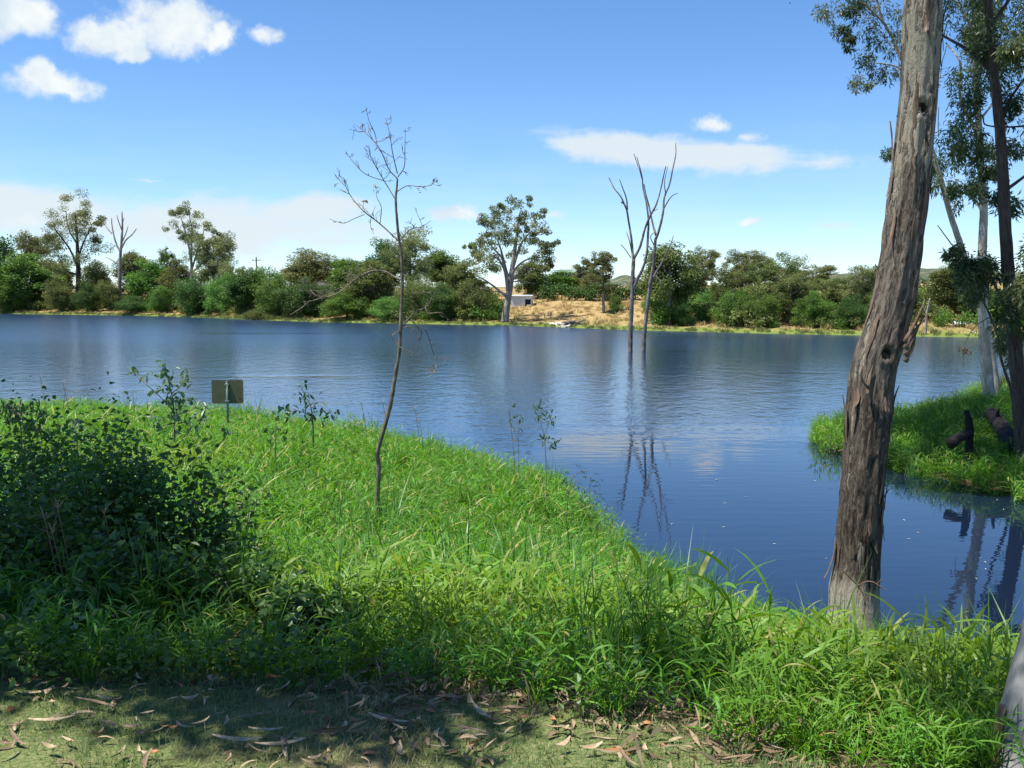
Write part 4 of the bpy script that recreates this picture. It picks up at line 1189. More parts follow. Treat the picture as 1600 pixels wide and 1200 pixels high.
def lawn():
    rng = np.random.default_rng(103)
    q = sample(rng, 3600, -3.6, 3.4, 2.6, 4.6)
    t = q[:, 1] - lawn_edge(q[:, 0])
    n_ = rough2(q[:, 0] * 1.3, q[:, 1] * 1.6, 1.8)
    q = q[(t < .12 + .1 * rng.normal(size=len(q))) & (rng.random(len(q)) < np.clip(.95 + .5 * n_, .35, 1))]
    scatter('lawn_grass', np.stack([q[:, 0], q[:, 1], z_near(q[:, 0], q[:, 1])], 1), S_LAWN, 'lawn', rng, .7 + .6 * rng.random(len(q)), M['lawn'], .1)
    q = sample(rng, 1500, -1.3, 2.6, 3.3, 5.0)
    x, y = q[:, 0], q[:, 1]; t = y - lawn_edge(x)
    p = np.exp(-((t - .05) / .28) ** 2) * .12 * (x > -.7) + .6 * np.exp(-(((x - .56) / .55) ** 2 + ((y - 4.10) / .28) ** 2))
    q = q[rng.random(len(q)) < p]
    scatter('leaf_litter', np.stack([q[:, 0], q[:, 1], z_near(q[:, 0], q[:, 1])], 1), S_LITTER, 'litter', rng, .7 + .6 * rng.random(len(q)), M['litter'], .08)
    q = sample(rng, 300, -2.6, .9, 3.6, 5.0)
    t = q[:, 1] - lawn_edge(q[:, 0])
    q = q[(np.abs(t - .12) < .20) & (rng.random(len(q)) < np.where(q[:, 0] < -.9, .9, .35))]
    scatter('low_herbs', np.stack([q[:, 0], q[:, 1], z_near(q[:, 0], q[:, 1])], 1), S_HERB, 'herb', rng, .6 + .7 * rng.random(len(q)), M['broad'], .15)
lawn()

def far_tufts():
    rng = np.random.default_rng(104)
    q = sample(rng, 26000, -160, 110, 105, 290)
    s = seg_dist(q, FARPOLY)
    a = q[(s > .8) & (s < 34) & (rng.random(len(q)) < .75)]
    scatter('dry_grass', np.stack([a[:, 0], a[:, 1], z_far(a[:, 0], a[:, 1])], 1), S_STRAW, 'straw', rng, .6 + 1.0 * rng.random(len(a)), M['straw'], .15)
    L = []
    for i in range(len(FARLINE) - 1):
        p, r = np.array(FARLINE[i]), np.array(FARLINE[i + 1])
        n = int(np.linalg.norm(r - p) * 3)
        u = rng.random(n)[:, None]
        L.append(p + (r - p) * u + np.stack([rng.normal(size=n) * .4, np.abs(rng.normal(size=n)) * .9 + .05], 1))
    b = np.concatenate(L)
    scatter('shoreline_grass', np.stack([b[:, 0], b[:, 1], np.maximum(z_far(b[:, 0], b[:, 1]), 0)], 1), S_FRINGE, 'fringe', rng, .5 + .6 * rng.random(len(b)), M['fringe'], .15)
    # pale green mound of reeds by the water left of centre
    n = 420
    px = 404 + rng.normal(size=n) * 17; ss = 1 + 3.0 * rng.random(n)
    pts = []
    for a_, b_ in zip(px, ss):
        pts.append(on_far(a_, b_))
    pts = np.array(pts)
    sc_ = 2.6 * np.exp(-((px - 404) / 26) ** 2) * (.7 + .5 * rng.random(n)) + .3
    o = scatter('reed_mound', pts, S_FRINGE, 'fringe', rng, sc_, M['fringe'], .2)
far_tufts()
def undergrowth():
    rng = np.random.default_rng(105)
    gs = []
    for k in range(4):
        g = G()
        for q in range(9):
            c = np.array((rng.normal() * .9, rng.normal() * .9, .3 + 1.3 * rng.random()))
            puff(g, rng, c, .6 + .3 * rng.random(), 85, .34, .19, 1.0, .3, rng.random())
        gs.append(source('undergrowth_clump', g, M['olive' if k % 2 else 'green']))
    px = np.concatenate([rng.uniform(-120, 780, 520), rng.uniform(1032, 1660, 150)])
    pts = []
    for p_ in px:
        gap = 150 < p_ < 200 or 1085 < p_ < 1120 or 1430 < p_ < 1470
        s_ = rng.uniform(9 if gap else (4 if p_ > 560 else 8), 30)
        pts.append(on_far(p_, s_))
    pts = np.array(pts)
    scatter('undergrowth', pts, gs, 'under', rng, .5 + .8 * rng.random(len(pts)), M['olive'], .1)
undergrowth()

# ------------------------------------------------------------------ the big leaning tree with peeling bark
def big_tree():
    Y = 9.6
    prof = [(1040, 1288, 1382), (1000, 1297, 1377), (960, 1302, 1374), (930, 1304, 1375), (880, 1313, 1379), (790, 1321, 1386), (700, 1333, 1394), (640, 1338, 1405), (580, 1349, 1411), (460, 1386, 1446),
            (350, 1404, 1462), (240, 1420, 1477), (150, 1432, 1486), (0, 1441, 1497), (-150, 1456, 1510), (-400, 1482, 1530), (-700, 1512, 1550)]
    C = np.array([P((a + b) / 2, y, Y) for y, a, b in prof]); R = np.array([(b - a) / 2 * Y / F * 1.02 for y, a, b in prof])
    C[:, 1] += np.linspace(0, .5, len(C))
    n, seg = 420, 72
    c = path(C, n); u = np.linspace(0, len(prof) - 1, n); r = np.interp(u, np.arange(len(prof)), R)
    L = np.concatenate([[0], np.cumsum(np.linalg.norm(np.diff(c, axis=0), axis=1))])
    base = np.array((c[0][0], Y, gz(z_near, c[0][0], Y) - .1))
    t = thing('gum_tree', 'thick leaning foreground tree with rough peeling brown bark at the water edge', 'tree', tuple(base))
    th = np.linspace(0, 2 * np.pi, seg, endpoint=False)
    V = np.empty((n, seg, 3)); B = np.empty((n, seg, 3))
    knots = [(-1.62, 5.5 - .0, .12), (-1.45, 0, 0)]
    # heights along the trunk of the knots seen in the photo
    def at_py(py):
        k = np.array([p[0] for p in prof], float)[::-1]; uu = np.arange(len(prof))[::-1]
        return np.interp(np.interp(py, k, uu), np.arange(n) * (len(prof) - 1) / (n - 1), L)
    kn = [(at_py(548), -1.50, .075, 1.0), (at_py(160), -1.72, .085, 1.0), (at_py(395), -2.0, .06, .3), (at_py(128), -1.15, .045, .5)]
    for i in range(n):
        l = L[i]
        for j in range(seg):
            ct, st = math.cos(th[j]), math.sin(th[j])
            rough = np.interp(l, [0, .5, 1.0, 4.2, 5.6, 9], [.4, .5, 1.3, 1.2, .45, .35])
            q = Vector((ct * 3.4, st * 3.4, l * .95))
            d = .020 * mnoise.fractal(q, 1.0, 2.0, 3) + rough * .020 * abs(mnoise.noise(Vector((ct * 6.5 + l * .55, st * 6.5, l * 1.5)))) + rough * .010 * mnoise.noise(Vector((ct * 15, st * 15, l * 3.2)))
            flare = .15 * math.exp(-l / .30) * (.6 + .4 * math.sin(3 * th[j] + 1))
            rr = r[i] + d + flare
            for kl, kt, ks, kd in kn:
                dt = (th[j] - kt + math.pi) % (2 * math.pi) - math.pi
                e = ((l - kl) / ks) ** 2 + (dt * r[i] / (ks * .8)) ** 2
                rr += kd * (.016 * math.exp(-(math.sqrt(e) - 1.15) ** 2 * 4) - .055 * math.exp(-e * 2.2))
            V[i, j] = c[i] + np.array((ct * rr, st * rr, -ct * rr * .22))
            B[i, j] = (ct * r[i], st * r[i], l)
    ii, jj = np.meshgrid(np.arange(n - 1), np.arange(seg), indexing='ij')
    a = ii * seg + jj; b = ii * seg + (jj + 1) % seg
    Q = np.stack([a, b, b + seg, a + seg], -1).reshape(-1, 4)
    obj('trunk', mesh_np('trunk', V.reshape(-1, 3) - base, Q, M['bigbark'], np.zeros(n * seg), B.reshape(-1, 3), smooth=True), t)
    for kl, kt, ks, kd in kn[:2]:
        i = int(np.argmin(np.abs(L - kl))); ct, st = math.cos(kt), math.sin(kt)
        q = c[i] + np.array((ct, st, 0)) * (r[i] - .028)
        g = G(); m = 10
        W = []
        for ring, (rr, dd) in enumerate(((ks * .72, .03), (ks * .45, .012), (ks * .1, -.03))):
            for k in range(m):
                an = k * 2 * math.pi / m
                W.append(q + np.array((-st * math.cos(an) * rr * .8, ct * math.cos(an) * rr * .8, math.sin(an) * rr)) + np.array((ct, st, 0)) * dd)
        Qk = [(x * m + k, x * m + (k + 1) % m, (x + 1) * m + (k + 1) % m, (x + 1) * m + k) for x in range(2) for k in range(m)]
        obj('knot_hole', g.add(W, Qk).mesh('knot_hole', M['hollow'], True, off=base), t)
    # loose strips of bark standing off the trunk
    rng = np.random.default_rng(31)
    for k in range(46):
        l = 1.2 + 5.6 * rng.random() ** 1.1
        i = int(np.argmin(np.abs(L - l)))
        an = -math.pi / 2 + rng.normal() * .95
        if k < 10: an = (-math.pi + .12 + rng.normal() * .1) if k % 2 else (-.1 + rng.normal() * .1)
        ln = .10 + .34 * rng.random(); w = .007 + .016 * rng.random()
        m = 7; W = []
        wig = rng.normal() * .05; curl = .015 + .05 * rng.random() * (2 if k < 10 else 1); top = rng.random() < .5
        for x in range(m):
            f = x / (m - 1); i2 = min(n - 1, max(0, int(np.argmin(np.abs(L - (l - ln * f))))))
            off = .020 + .7 * curl * (f ** 2.2 if top else (1 - f) ** 2.2)
            ww = w * math.sin(math.pi * (.12 + .8 * f)) * (1 + .3 * rng.normal() * .4)
            for sgn in (-1, 0, 1):
                a2 = an + wig * math.sin(f * 3) + sgn * ww / r[i2]
                q = r[i2] + off + (.006 if sgn == 0 else 0)
                W.append(c[i2] + np.array((math.cos(a2) * q, math.sin(a2) * q, -math.cos(a2) * q * .22)))
        W = np.array(W)
        Qs = [(x * 3 + s, x * 3 + s + 1, x * 3 + s + 4, x * 3 + s + 3) for x in range(m - 1) for s in (0, 1)]
        Bk = np.stack([np.tile([0, .02, .04], m), np.full(3 * m, rng.random()), np.repeat(np.linspace(0, ln, m), 3)], 1)
        obj('bark_strip', G().add(W, Qs, None, Bk).mesh('bark_strip', M['strip'], True, off=base), t)
    # the broken stub on the right edge, and twigs at the foot
    q0 = P(1436, 505, Y); 
    for k, (dx, dz) in enumerate(((.03, .20), (.07, .15), (.0, .12), (-.02, .24))):
        z0 = -.02 - .06 * k
        obj('branch_stub', G().tube(path([q0 + (-.14, -.03 - .01 * k, z0 - .16), q0 + (-.06, -.03, z0), q0 + (dx, -.01, z0 + dz)], 7), np.linspace(.026, .005, 7), 6, .5, rng).mesh('branch_stub', M['strip'], True, off=base), t)
    q0 = P(1349, 590, Y)
    obj('branch_stub', G().tube(path([q0 + (.05, -.03, -.1), q0 + (-.03, -.03, .0), q0 + (-.02, -.03, .12)], 6), np.linspace(.022, .008, 6), 6, .4, rng).mesh('branch_stub', M['strip'], True, off=base), t)
    # crown above the frame
    limbs = [((7.2, .8, 12.0), -1), ((3.2, 11.8, 12.5), 1), ((5.8, 12.6, 13.5), 0), ((2.8, 8.6, 14.0), 0), ((6.4, 8.6, 14.5), 0)]
    cr = G(); top = c[-1]
    for e, _ in [((top[0] - 1.8, 11.2, top[2] + 2.4), 0), ((top[0] + 1.9, 11.6, top[2] + 2.8), 0), ((top[0] + .3, 13.2, top[2] + 3.4), 0), ((top[0] + 1.2, 8.9, top[2] + 3.2), 0), ((top[0] - .9, 9.4, top[2] + 4.2), 0)]:
        e = np.array(e)
        pp = path([top, top * .5 + e * .5 + (0, 0, -.3), e], 9)
        obj('limb', G().tube(pp, np.linspace(.17, .05, 9), 8, .1, rng).mesh('limb', M['palebark'], True, off=base), t)
        for k in range(7):
            puff(cr, rng, e + rng.normal(size=3) * (.75, .75, .6), .45 + .25 * rng.random(), 130, .15, .026, .8, 1.0)
    obj('crown', cr.mesh('crown', M['nearleaf'], off=base), t)
    # dry twigs leaning on the foot of the trunk
    b = np.array((3.2, 9.22, gz(z_near, 3.2, 9.22)))
    t2 = thing('twig', 'dry forked twig leaning against the pale foot of the leaning bark trunk', 'twig', tuple(b))
    obj('stem', G().tube(path([P(1346, 985, 9.2), P(1352, 940, 9.22), P(1340, 915, 9.24), P(1318, 893, 9.22)], 8), .007, 5).mesh('stem', M['strip'], off=b), t2)
    obj('fork', G().tube(path([P(1352, 940, 9.2), P(1366, 918, 9.15), P(1378, 905, 9.1)], 6), .005, 5).mesh('fork', M['strip'], off=b), t2)
    obj('fork', G().tube(path([P(1340, 915, 9.2), P(1360, 908, 9.15), P(1384, 922, 9.1)], 6), .006, 5).mesh('fork', M['strip'], off=b), t2)
big_tree()

def corner_tree():
    rng = np.random.default_rng(41)
    Y = 3.4
    edge = [(1260, 1542), (1200, 1556), (1152, 1563), (1086, 1576), (1030, 1589), (987, 1597), (900, 1617), (700, 1664), (400, 1735), (0, 1820), (-500, 1915), (-900, 1990), (-1400, 2080)]
    C = np.array([P(x + 70 * (1 - .028 * i), y, Y + .06 * i) for i, (y, x) in enumerate(edge)])
    n, seg = 160, 40
    c = path(C, n); r = np.interp(np.linspace(0, 1, n), [0, .06, .2, 1], [.165, .152, .15, .085])
    base = np.array((c[0][0], Y, gz(z_near, c[0][0], Y)))
    t = thing('gum_tree', 'smooth pale grey trunk cut off by the bottom right corner', 'tree', tuple(base))
    g = G()
    g.tube(c, r, seg)
    V = g.V[0].reshape(n, seg, 3)
    for i in range(n):
        for j in range(seg):
            d = V[i, j] - c[i]
            V[i, j] += d / np.linalg.norm(d) * .012 * mnoise.noise(Vector(tuple(V[i, j] * 2.2)))
    obj('trunk', g.mesh('trunk', M['greybark'], True, off=base), t)
    # old brown bark still hanging on the left side near the ground
    for k in range(5):
        i0 = 4 + k * 5; W = []
        for x in range(6):
            i = i0 + x * 2
            for an in (-2.95 - .05 * rng.random(), -3.1, -3.3 - .1 * rng.random()):
                q = r[i] + .012 + .004 * rng.random()
                W.append(c[i] + np.array((math.cos(an) * q, math.sin(an) * q, -math.cos(an) * q * .2)))
        Qs = [(x * 3 + s, x * 3 + s + 1, x * 3 + s + 4, x * 3 + s + 3) for x in range(5) for s in (0, 1)]
        obj('bark_strip', G().add(W, Qs).mesh('bark_strip', M['strip'], True, off=base), t)
    cr = G()
    top = c[-1]
    mid = c[int(n * .8)]
    for e, m0 in (((-1.45, 3.35, 9.1), .78), ((-.75, 3.5, 9.2), .78), ((-.2, 3.0, 9.5), .8), ((.5, 4.4, 9.4), .8), ((1.2, 2.4, 10.2), .85), ((3.6, 2.6, 10.2), .9), ((2.2, 3.2, 10.8), .95), ((4.4, 4.2, 10.4), .95)):
        e = np.array(e); b = c[int(n * m0)]
        pp = path([b, b * .5 + e * .5 + (0, 0, .25), e], 9)
        obj('limb', G().tube(pp, np.linspace(.06, .02, 9), 8).mesh('limb', M['greybark'], True, off=base), t)
        for k in range(4):
            puff(cr, rng, e + rng.normal(size=3) * (.45, .35, .3), .22 + .2 * rng.random(), 120, .15, .032, .7, 1.0)
    obj('crown', cr.mesh('crown', M['nearleaf'], off=base), t)
corner_tree()

def shade_tree():
    rng = np.random.default_rng(51)
    base = np.array((-6.6, 2.2, gz(z_near, -6.6, 2.2)))
    t = thing('shade_tree', 'broad tree outside the left edge whose shade falls on the leafy shrubs', 'tree', tuple(base))
    tp = path([base + (0, 0, -.3), base + (.3, .2, 2.2), base + (.9, .7, 4.5), base + (1.4, 1.3, 6.3)], 16)
    obj('trunk', G().tube(tp, np.linspace(.30, .14, 16), 12, .1, rng).mesh('trunk', M['greybark'], True, off=base), t)
    cr = G()
    spots = [(-5.8, 4.05, 8.8), (-5.0, 4.05, 8.7), (-4.35, 4.2, 8.7), (-6.2, 4.6, 8.9), (-5.6, 5.9, 8.9), (-6.7, 6.2, 9.2), (-7.0, 7.4, 9.6), (-5.0, 6.1, 9.1), (-5.3, 4.5, 8.8), (-6.2, 5.6, 8.8), (-5.2, 5.2, 8.6), (-4.6, 5.6, 8.9), (-5.4, 6.5, 9.2), (-4.5, 6.5, 9.4), (-6.3, 6.9, 9.4), (-4.4, 5.2, 8.6), (-4.7, 4.7, 8.6), (-5.7, 4.6, 8.8), (-7.2, 5.4, 9.0), (-5.2, 7.4, 9.6),
             (-6.9, 4.2, 9.2), (-3.1, 3.45, 8.6), (-2.75, 3.3, 8.5), (-6.4, 8.0, 9.8)]
    for k, e in enumerate(spots):
        e = np.array(e); b = tp[8 + k % 8]
        pp = path([b, b * .45 + e * .55 + (0, 0, .3), e], 9)
        obj('limb', G().tube(pp, np.linspace(.07, .02, 9), 8).mesh('limb', M['greybark'], True, off=base), t)
        for q in range(5):
            puff(cr, rng, e + rng.normal(size=3) * (.42, .36, .25), .42 + .2 * rng.random(), 330, .14, .050, .6, .5)
    obj('crown', cr.mesh('crown', M['nearleaf'], off=base), t)
shade_tree()

# ------------------------------------------------------------------ trees on the right-hand bank
pxl = lambda x, y: (x, y)
rg = np.random.default_rng(61)
def near_tree(label, Y, base, limbs, clusters, barkm, lm, rad, dens, depth, leaf=(.15, .036), sub=5, droop=.9):
    bx, by = base
    p = P(bx, by, Y)
    return traced_tree('gum_tree', label, pxl, Y, base, limbs, clusters, lm, barkm, rad, leaf, dens, depth, rg, 'gums on the right-hand bank', zfix=gz(z_isle, p[0], Y), droop=droop, flat=1.35, sub=sub, near=True)
YP = 31.0
near_tree('upright pale mottled trunk standing on the grassy right bank', YP, (1549, 655),
  [([(1549, 655), (1545, 610), (1540, 550), (1536, 490), (1535, 430), (1535, 380), (1537, 330), (1532, 250), (1528, 180), (1524, 100), (1530, 20), (1535, -80), (1545, -220)], 1, .25), ([(1539, 352), (1528, 325), (1519, 304)], .45, .15), ([(1530, 215), (1515, 150), (1500, 100), (1490, 60)], .3, .1), ([(1527, 120), (1560, 60), (1590, 10)], .3, .1), ([(1529, 190), (1570, 150), (1610, 120)], .22, .08), ([(1532, 60), (1500, -20), (1480, -90)], .25, .1)],
  [(1500, 20, 34), (1545, 25, 36), (1590, 20, 36), (1512, 78, 32), (1596, 95, 26), (1500, 140, 26), (1492, 205, 26), (1500, 255, 22), (1494, 300, 16), (1478, 260, 16), (1530, -60, 50), (1590, -70, 50), (1480, -60, 46), (1560, -140, 60), (1500, -170, 55), (1520, 240, 24), (1545, 290, 14), (1620, 40, 40), (1555, 40, 34), (1570, 0, 36), (1520, 50, 26), (1480, 20, 22), (1598, 60, 30), (1512, 10, 30)],
  M['palebark'], M['nearleaf'], .19, 165, 2.0)
near_tree('slim pale trunk slanting left behind the leaning bark trunk', 33.0, (1562, 655),
  [([(1562, 655), (1553, 580), (1541, 500), (1515, 425), (1500, 380), (1485, 335), (1470, 280), (1450, 215), (1430, 150), (1412, 100), (1395, 60), (1375, 20), (1360, -60)], 1, .2), ([(1425, 135), (1400, 112), (1375, 104), (1358, 104)], .3, .08), ([(1405, 85), (1398, 60), (1392, 40)], .2, .08), ([(1385, 40), (1345, 10), (1310, -10), (1300, 5)], .25, .06), ([(1455, 235), (1425, 245), (1395, 250), (1380, 245)], .22, .06), ([(1445, 200), (1432, 170), (1424, 150)], .2, .06)],
  [(1303, 8, 16), (1320, 48, 10), (1320, 68, 8), (1316, 25, 12), (1352, 6, 18), (1390, 12, 22), (1385, 50, 20), (1422, 18, 22), (1415, 66, 22), (1354, 104, 15), (1376, 106, 12), (1396, 92, 18), (1426, 122, 16), (1428, 152, 10), (1376, 246, 9), (1392, 268, 13), (1410, 284, 15), (1402, 300, 9), (1432, 60, 18), (1440, 100, 16), (1360, -50, 44), (1420, -60, 50), (1310, -50, 36), (1380, -130, 60), (1436, 292, 14), (1450, -110, 70), (1390, -220, 90), (1300, -160, 70), (1340, -270, 90), (1250, -120, 60), (1260, -230, 80), (1450, -260, 90), (1480, -180, 70)],
  M['palebark'], M['paleleaf'], .135, 80, 1.2)
near_tree('dark shaded trunk rising along the right edge of the view', 24.0, (1604, 735),
  [([(1604, 735), (1598, 690), (1591, 600), (1582, 500), (1575, 420), (1570, 340), (1566, 250), (1560, 180), (1552, 100), (1546, 30), (1540, -60), (1535, -200)], 1, .35), ([(1556, 120), (1530, 80), (1500, 52), (1480, 40)], .3, .1), ([(1561, 190), (1585, 150), (1610, 105)], .25, .1), ([(1568, 300), (1590, 280), (1620, 255)], .25, .1), ([(1548, 40), (1580, 0), (1600, -40)], .3, .1), ([(1542, -40), (1480, -90), (1400, -130), (1300, -170)], .45, .1), ([(1538, -120), (1460, -180), (1380, -200), (1260, -230)], .4, .1), ([(1580, 480), (1560, 450), (1535, 425), (1510, 415)], .2, .06), ([(1578, 460), (1600, 430), (1625, 415)], .2, .06),
   ([(1600, 104), (1575, 107), (1540, 114), (1500, 123)], .14, .05), ([(1612, 196), (1570, 199), (1545, 193), (1515, 188), (1484, 203)], .13, .05)],
  [(1560, 95, 30), (1540, 150, 32), (1585, 165, 28), (1530, 215, 26), (1575, 232, 22), (1548, 60, 26), (1520, 120, 22), (1595, 318, 20), (1592, 352, 16), (1600, 262, 18), (1510, 418, 20), (1528, 438, 24), (1555, 436, 24), (1588, 448, 28), (1596, 498, 26), (1560, 478, 22), (1518, 398, 14), (1600, 540, 20), (1575, 395, 20), (1545, 405, 18), (1540, -60, 60), (1600, -50, 60), (1620, 440, 40), (1625, 180, 40), (1450, -90, 60), (1400, -160, 80), (1340, -110, 60), (1480, -230, 80), (1300, -240, 80), (1560, -200, 80), (1380, -330, 90), (1400, -130, 72, -1.5), (1330, -145, 72, -0.5), (1390, -215, 72, 0.0), (1290, -265, 72, 0.5), (1350, -185, 72, 2.0), (1270, -235, 72, 3.0), (1410, -155, 72, 3.5), (1330, -245, 72, 4.5), (1250, -255, 72, 1.5), (1200, -295, 72, 3.0), (1230, -245, 72, 5.5), (1300, -165, 72, 5.5), (1380, -145, 72, 6.0), (1180, -255, 72, 6.0), (1440, -175, 72, 1.0), (1460, -130, 72, 4.0), (1220, -225, 72, -1.5), (1150, -255, 72, 0.0), (1160, -235, 72, 2.0), (1120, -285, 72, 3.5), (1100, -245, 72, 1.0), (1130, -235, 72, 5.0), (1080, -275, 72, 6.0), (1280, -305, 72, -1.0), (1200, -235, 72, 0.5), (1240, -315, 72, 4.0), (1180, -335, 72, 1.5)],
  M['darkbark'], M['nearleaf'], .19, 165, 1.6)

def bank_bits():
    rng = np.random.default_rng(71)
    def zb(px, py, Y):
        p = P(px, py, Y); return np.array((p[0], Y, gz(z_isle, p[0], Y)))
    b = zb(1586, 650, 27)
    t = thing('sapling', 'thin crooked dark stem bending left between the pale and dark trunks', 'sapling', tuple(b), None)
    pts = [b + (0, 0, -.2)] + [P(x, y, 27) for x, y in ((1584, 640), (1580, 610), (1570, 580), (1563, 555), (1560, 530), (1548, 495), (1535, 468), (1515, 420), (1484, 378), (1465, 352))]
    obj('stem', G().tube(path(pts, 40), np.linspace(.05, .012, 40), 8, .15, rng).mesh('stem', M['darkbark'], True, off=b), t)
    for a, c in (((1562, 550), [(1575, 545), (1590, 548), (1598, 560)]), ((1560, 530), [(1578, 520), (1592, 512)]), ((1548, 495), [(1530, 505), (1516, 520), (1508, 538)]), ((1570, 580), [(1585, 565), (1590, 575)])):
        obj('branch', G().tube(path([P(*a, 27)] + [P(x, y, 27 + .2 * rng.normal()) for x, y in c], 12), np.linspace(.014, .005, 12), 5).mesh('branch', M['darkbark'], True, off=b), t)
    cr = G()
    for x, y in ((1590, 575), (1596, 562), (1586, 582), (1582, 568), (1592, 515), (1575, 520), (1598, 545)):
        puff(cr, rng, P(x, y, 27), .12, 9, .11, .03, 1, 1.0)
    obj('foliage', cr.mesh('foliage', M['nearleaf'], off=b), t)
    b = P(1508, 556, 26.9)
    t = thing('dead_leaf_bunch', 'small brown bunch of dead leaves dangling over the water left of the pale trunk', 'leaves', tuple(b))
    g = G(); c = P(1507, 546, 26.9)
    g.leaves(c + rng.normal(size=(26, 3)) * .06, rng.normal(size=(26, 3)), .12, .045, rng, 1.0)
    obj('leaves', g.mesh('leaves', M['litter'], off=b), t)
    obj('twig', G().tube(path([P(1508, 538, 27), P(1507, 546, 26.9), P(1505, 565, 26.9), P(1507, 574, 26.9)], 8), .006, 4).mesh('twig', M['strip'], off=b), t)
    # logs
    a, c = zb(1546, 650, 27), zb(1590, 700, 24.6)
    a = a + (0, 0, .75); c = c + (0, 0, .25)
    pp = path([a, a * .6 + c * .4 + (0, 0, .12), c], 12)
    t = thing('fallen_log', 'blackened log lying slanted in the grass at the foot of the pale standing trunk', 'log', tuple(c))
    obj('log', G().tube(pp, np.linspace(.15, .24, 12), 10, .25, rng).mesh('log', M['char'], True, off=c), t)
    obj('branch_stub', G().tube([pp[5], pp[5] + (-.1, -.1, .25), pp[5] + (-.12, -.2, .4)], (.07, .05, .03), 6).mesh('branch_stub', M['char'], True, off=c), t)
    b = zb(1516, 690, 25.0)
    t = thing('burnt_stump', 'narrow black stump standing in the shaded grass of the right bank', 'stump', tuple(b))
    obj('stump', G().tube(path([b + (0, 0, -.2), P(1515, 665, 25), P(1511, 648, 25), P(1510, 641, 25)], 8), np.linspace(.11, .06, 8), 8, .4, rng).mesh('stump', M['char'], True, off=b), t)
    obj('side_log', G().tube(path([P(1516, 676, 24.9), P(1498, 684, 24.6), P(1486, 694, 24.4)], 8), np.linspace(.10, .14, 8), 8, .3, rng).mesh('side_log', M['char'], True, off=b), t)
bank_bits()

# ------------------------------------------------------------------ the bare sapling in the middle of the tall grass
def sapling():
    rg = np.random.default_rng(91)
    cv = lambda x, y: (440 + x / 3, 160 + y / 3)
    Y = 14.3
    L = [([(450, 1980), (448, 1860), (455, 1720), (450, 1640), (480, 1530), (510, 1420), (530, 1300), (552, 1160), (560, 1000), (566, 850), (562, 720), (550, 640), (540, 540), (535, 455), (540, 400), (543, 360)], 15, 4.2),
         ([(543, 358), (500, 310), (470, 240), (440, 190), (380, 130), (325, 85)], 3.6, 1.0), ([(448, 205), (432, 140), (412, 90), (400, 30)], 2.4, .8), ([(545, 350), (575, 300), (583, 215), (586, 130)], 3.0, .9), ([(543, 335), (522, 240), (513, 160), (490, 70)], 3.0, .9),
         ([(537, 460), (480, 370), (440, 300), (415, 250), (410, 200)], 3.0, .9), ([(480, 368), (400, 342), (340, 280), (320, 255)], 2.2, .8), ([(541, 418), (600, 403), (660, 412), (705, 400), (735, 365)], 2.6, .9), ([(480, 370), (528, 368)], 1.5, .8),
         ([(548, 650), (460, 570), (385, 510), (320, 440), (292, 385), (290, 350)], 4.2, 1.0), ([(388, 525), (340, 548), (290, 566), (225, 548)], 2.2, .9), ([(462, 565), (465, 490), (442, 440), (435, 385)], 2.4, .9), ([(420, 540), (410, 575), (425, 615)], 1.5, .8),
         ([(555, 650), (600, 600), (660, 580), (702, 555)], 3.0, .9), ([(660, 580), (640, 530), (622, 490)], 1.5, .7),
         ([(560, 830), (530, 822), (470, 790), (400, 790), (330, 830), (270, 880), (210, 910), (150, 905), (115, 865), (108, 830)], 5.0, 1.6), ([(135, 930), (90, 965), (40, 998)], 3.5, 1.6), ([(272, 880), (230, 860), (205, 832)], 2.6, 1.0), ([(205, 908), (160, 930), (130, 935)], 3, 2), ([(340, 825), (355, 780), (350, 750)], 1.6, .8), ([(260, 888), (180, 885), (90, 880)], 1.8, .8),
         ([(558, 1062), (600, 1010), (622, 985), (670, 960), (697, 920), (690, 893), (600, 893)], 4.2, 1.4), ([(622, 985), (608, 940), (622, 890)], 2.4, .9), ([(672, 960), (690, 988), (745, 985), (775, 1010), (790, 1055)], 3.0, 1.0), ([(556, 1070), (525, 1090), (540, 1122), (580, 1150), (632, 1170)], 3.0, 1.0),
         ([(600, 1015), (640, 1060), (622, 1100)], 2.0, .9), ([(655, 1055), (650, 1112), (620, 1162)], 1.8, .8), ([(672, 1060), (690, 1110), (722, 1220), (720, 1250), (690, 1290)], 2.4, .9), ([(565, 1060), (598, 1050), (630, 1058), (610, 1075)], 2.2, 1)]
    L = [(a, b * .58, c * .66) for a, b, c in L]
    L[0][0][0] = (450, 2080)
    bb = P(*cv(450, 1980), Y)
    L[0][0].insert(1, (450, 1980))
    t = bare_tree('dead_sapling', 'bare leafless sapling with a crooked thin trunk rising from the tall grass', cv, Y, L, M['sapbark'], rg, zbase=gz(z_near, bb[0], Y), twig=8.0, depth=.22, seg=10, scale_r=1.0)
    # a few dead leaves and a nest-like knot still hanging on it
    g = G(); b3 = np.array(t.location)
    for x, y in ((662, 415), (255, 378), (393, 453), (435, 385), (735, 358), (720, 1250), (640, 590), (1, 1)):
        if x < 5: continue
        g.leaves(P(*cv(x, y), Y) + rg.normal(size=(3, 3)) * .02, rg.normal(size=(3, 3)), .07, .03, rg, .8)
    tag(obj('dead_leaves', g.mesh('dead_leaves', M['litter'], off=b3), t), kind='stuff')
sapling()

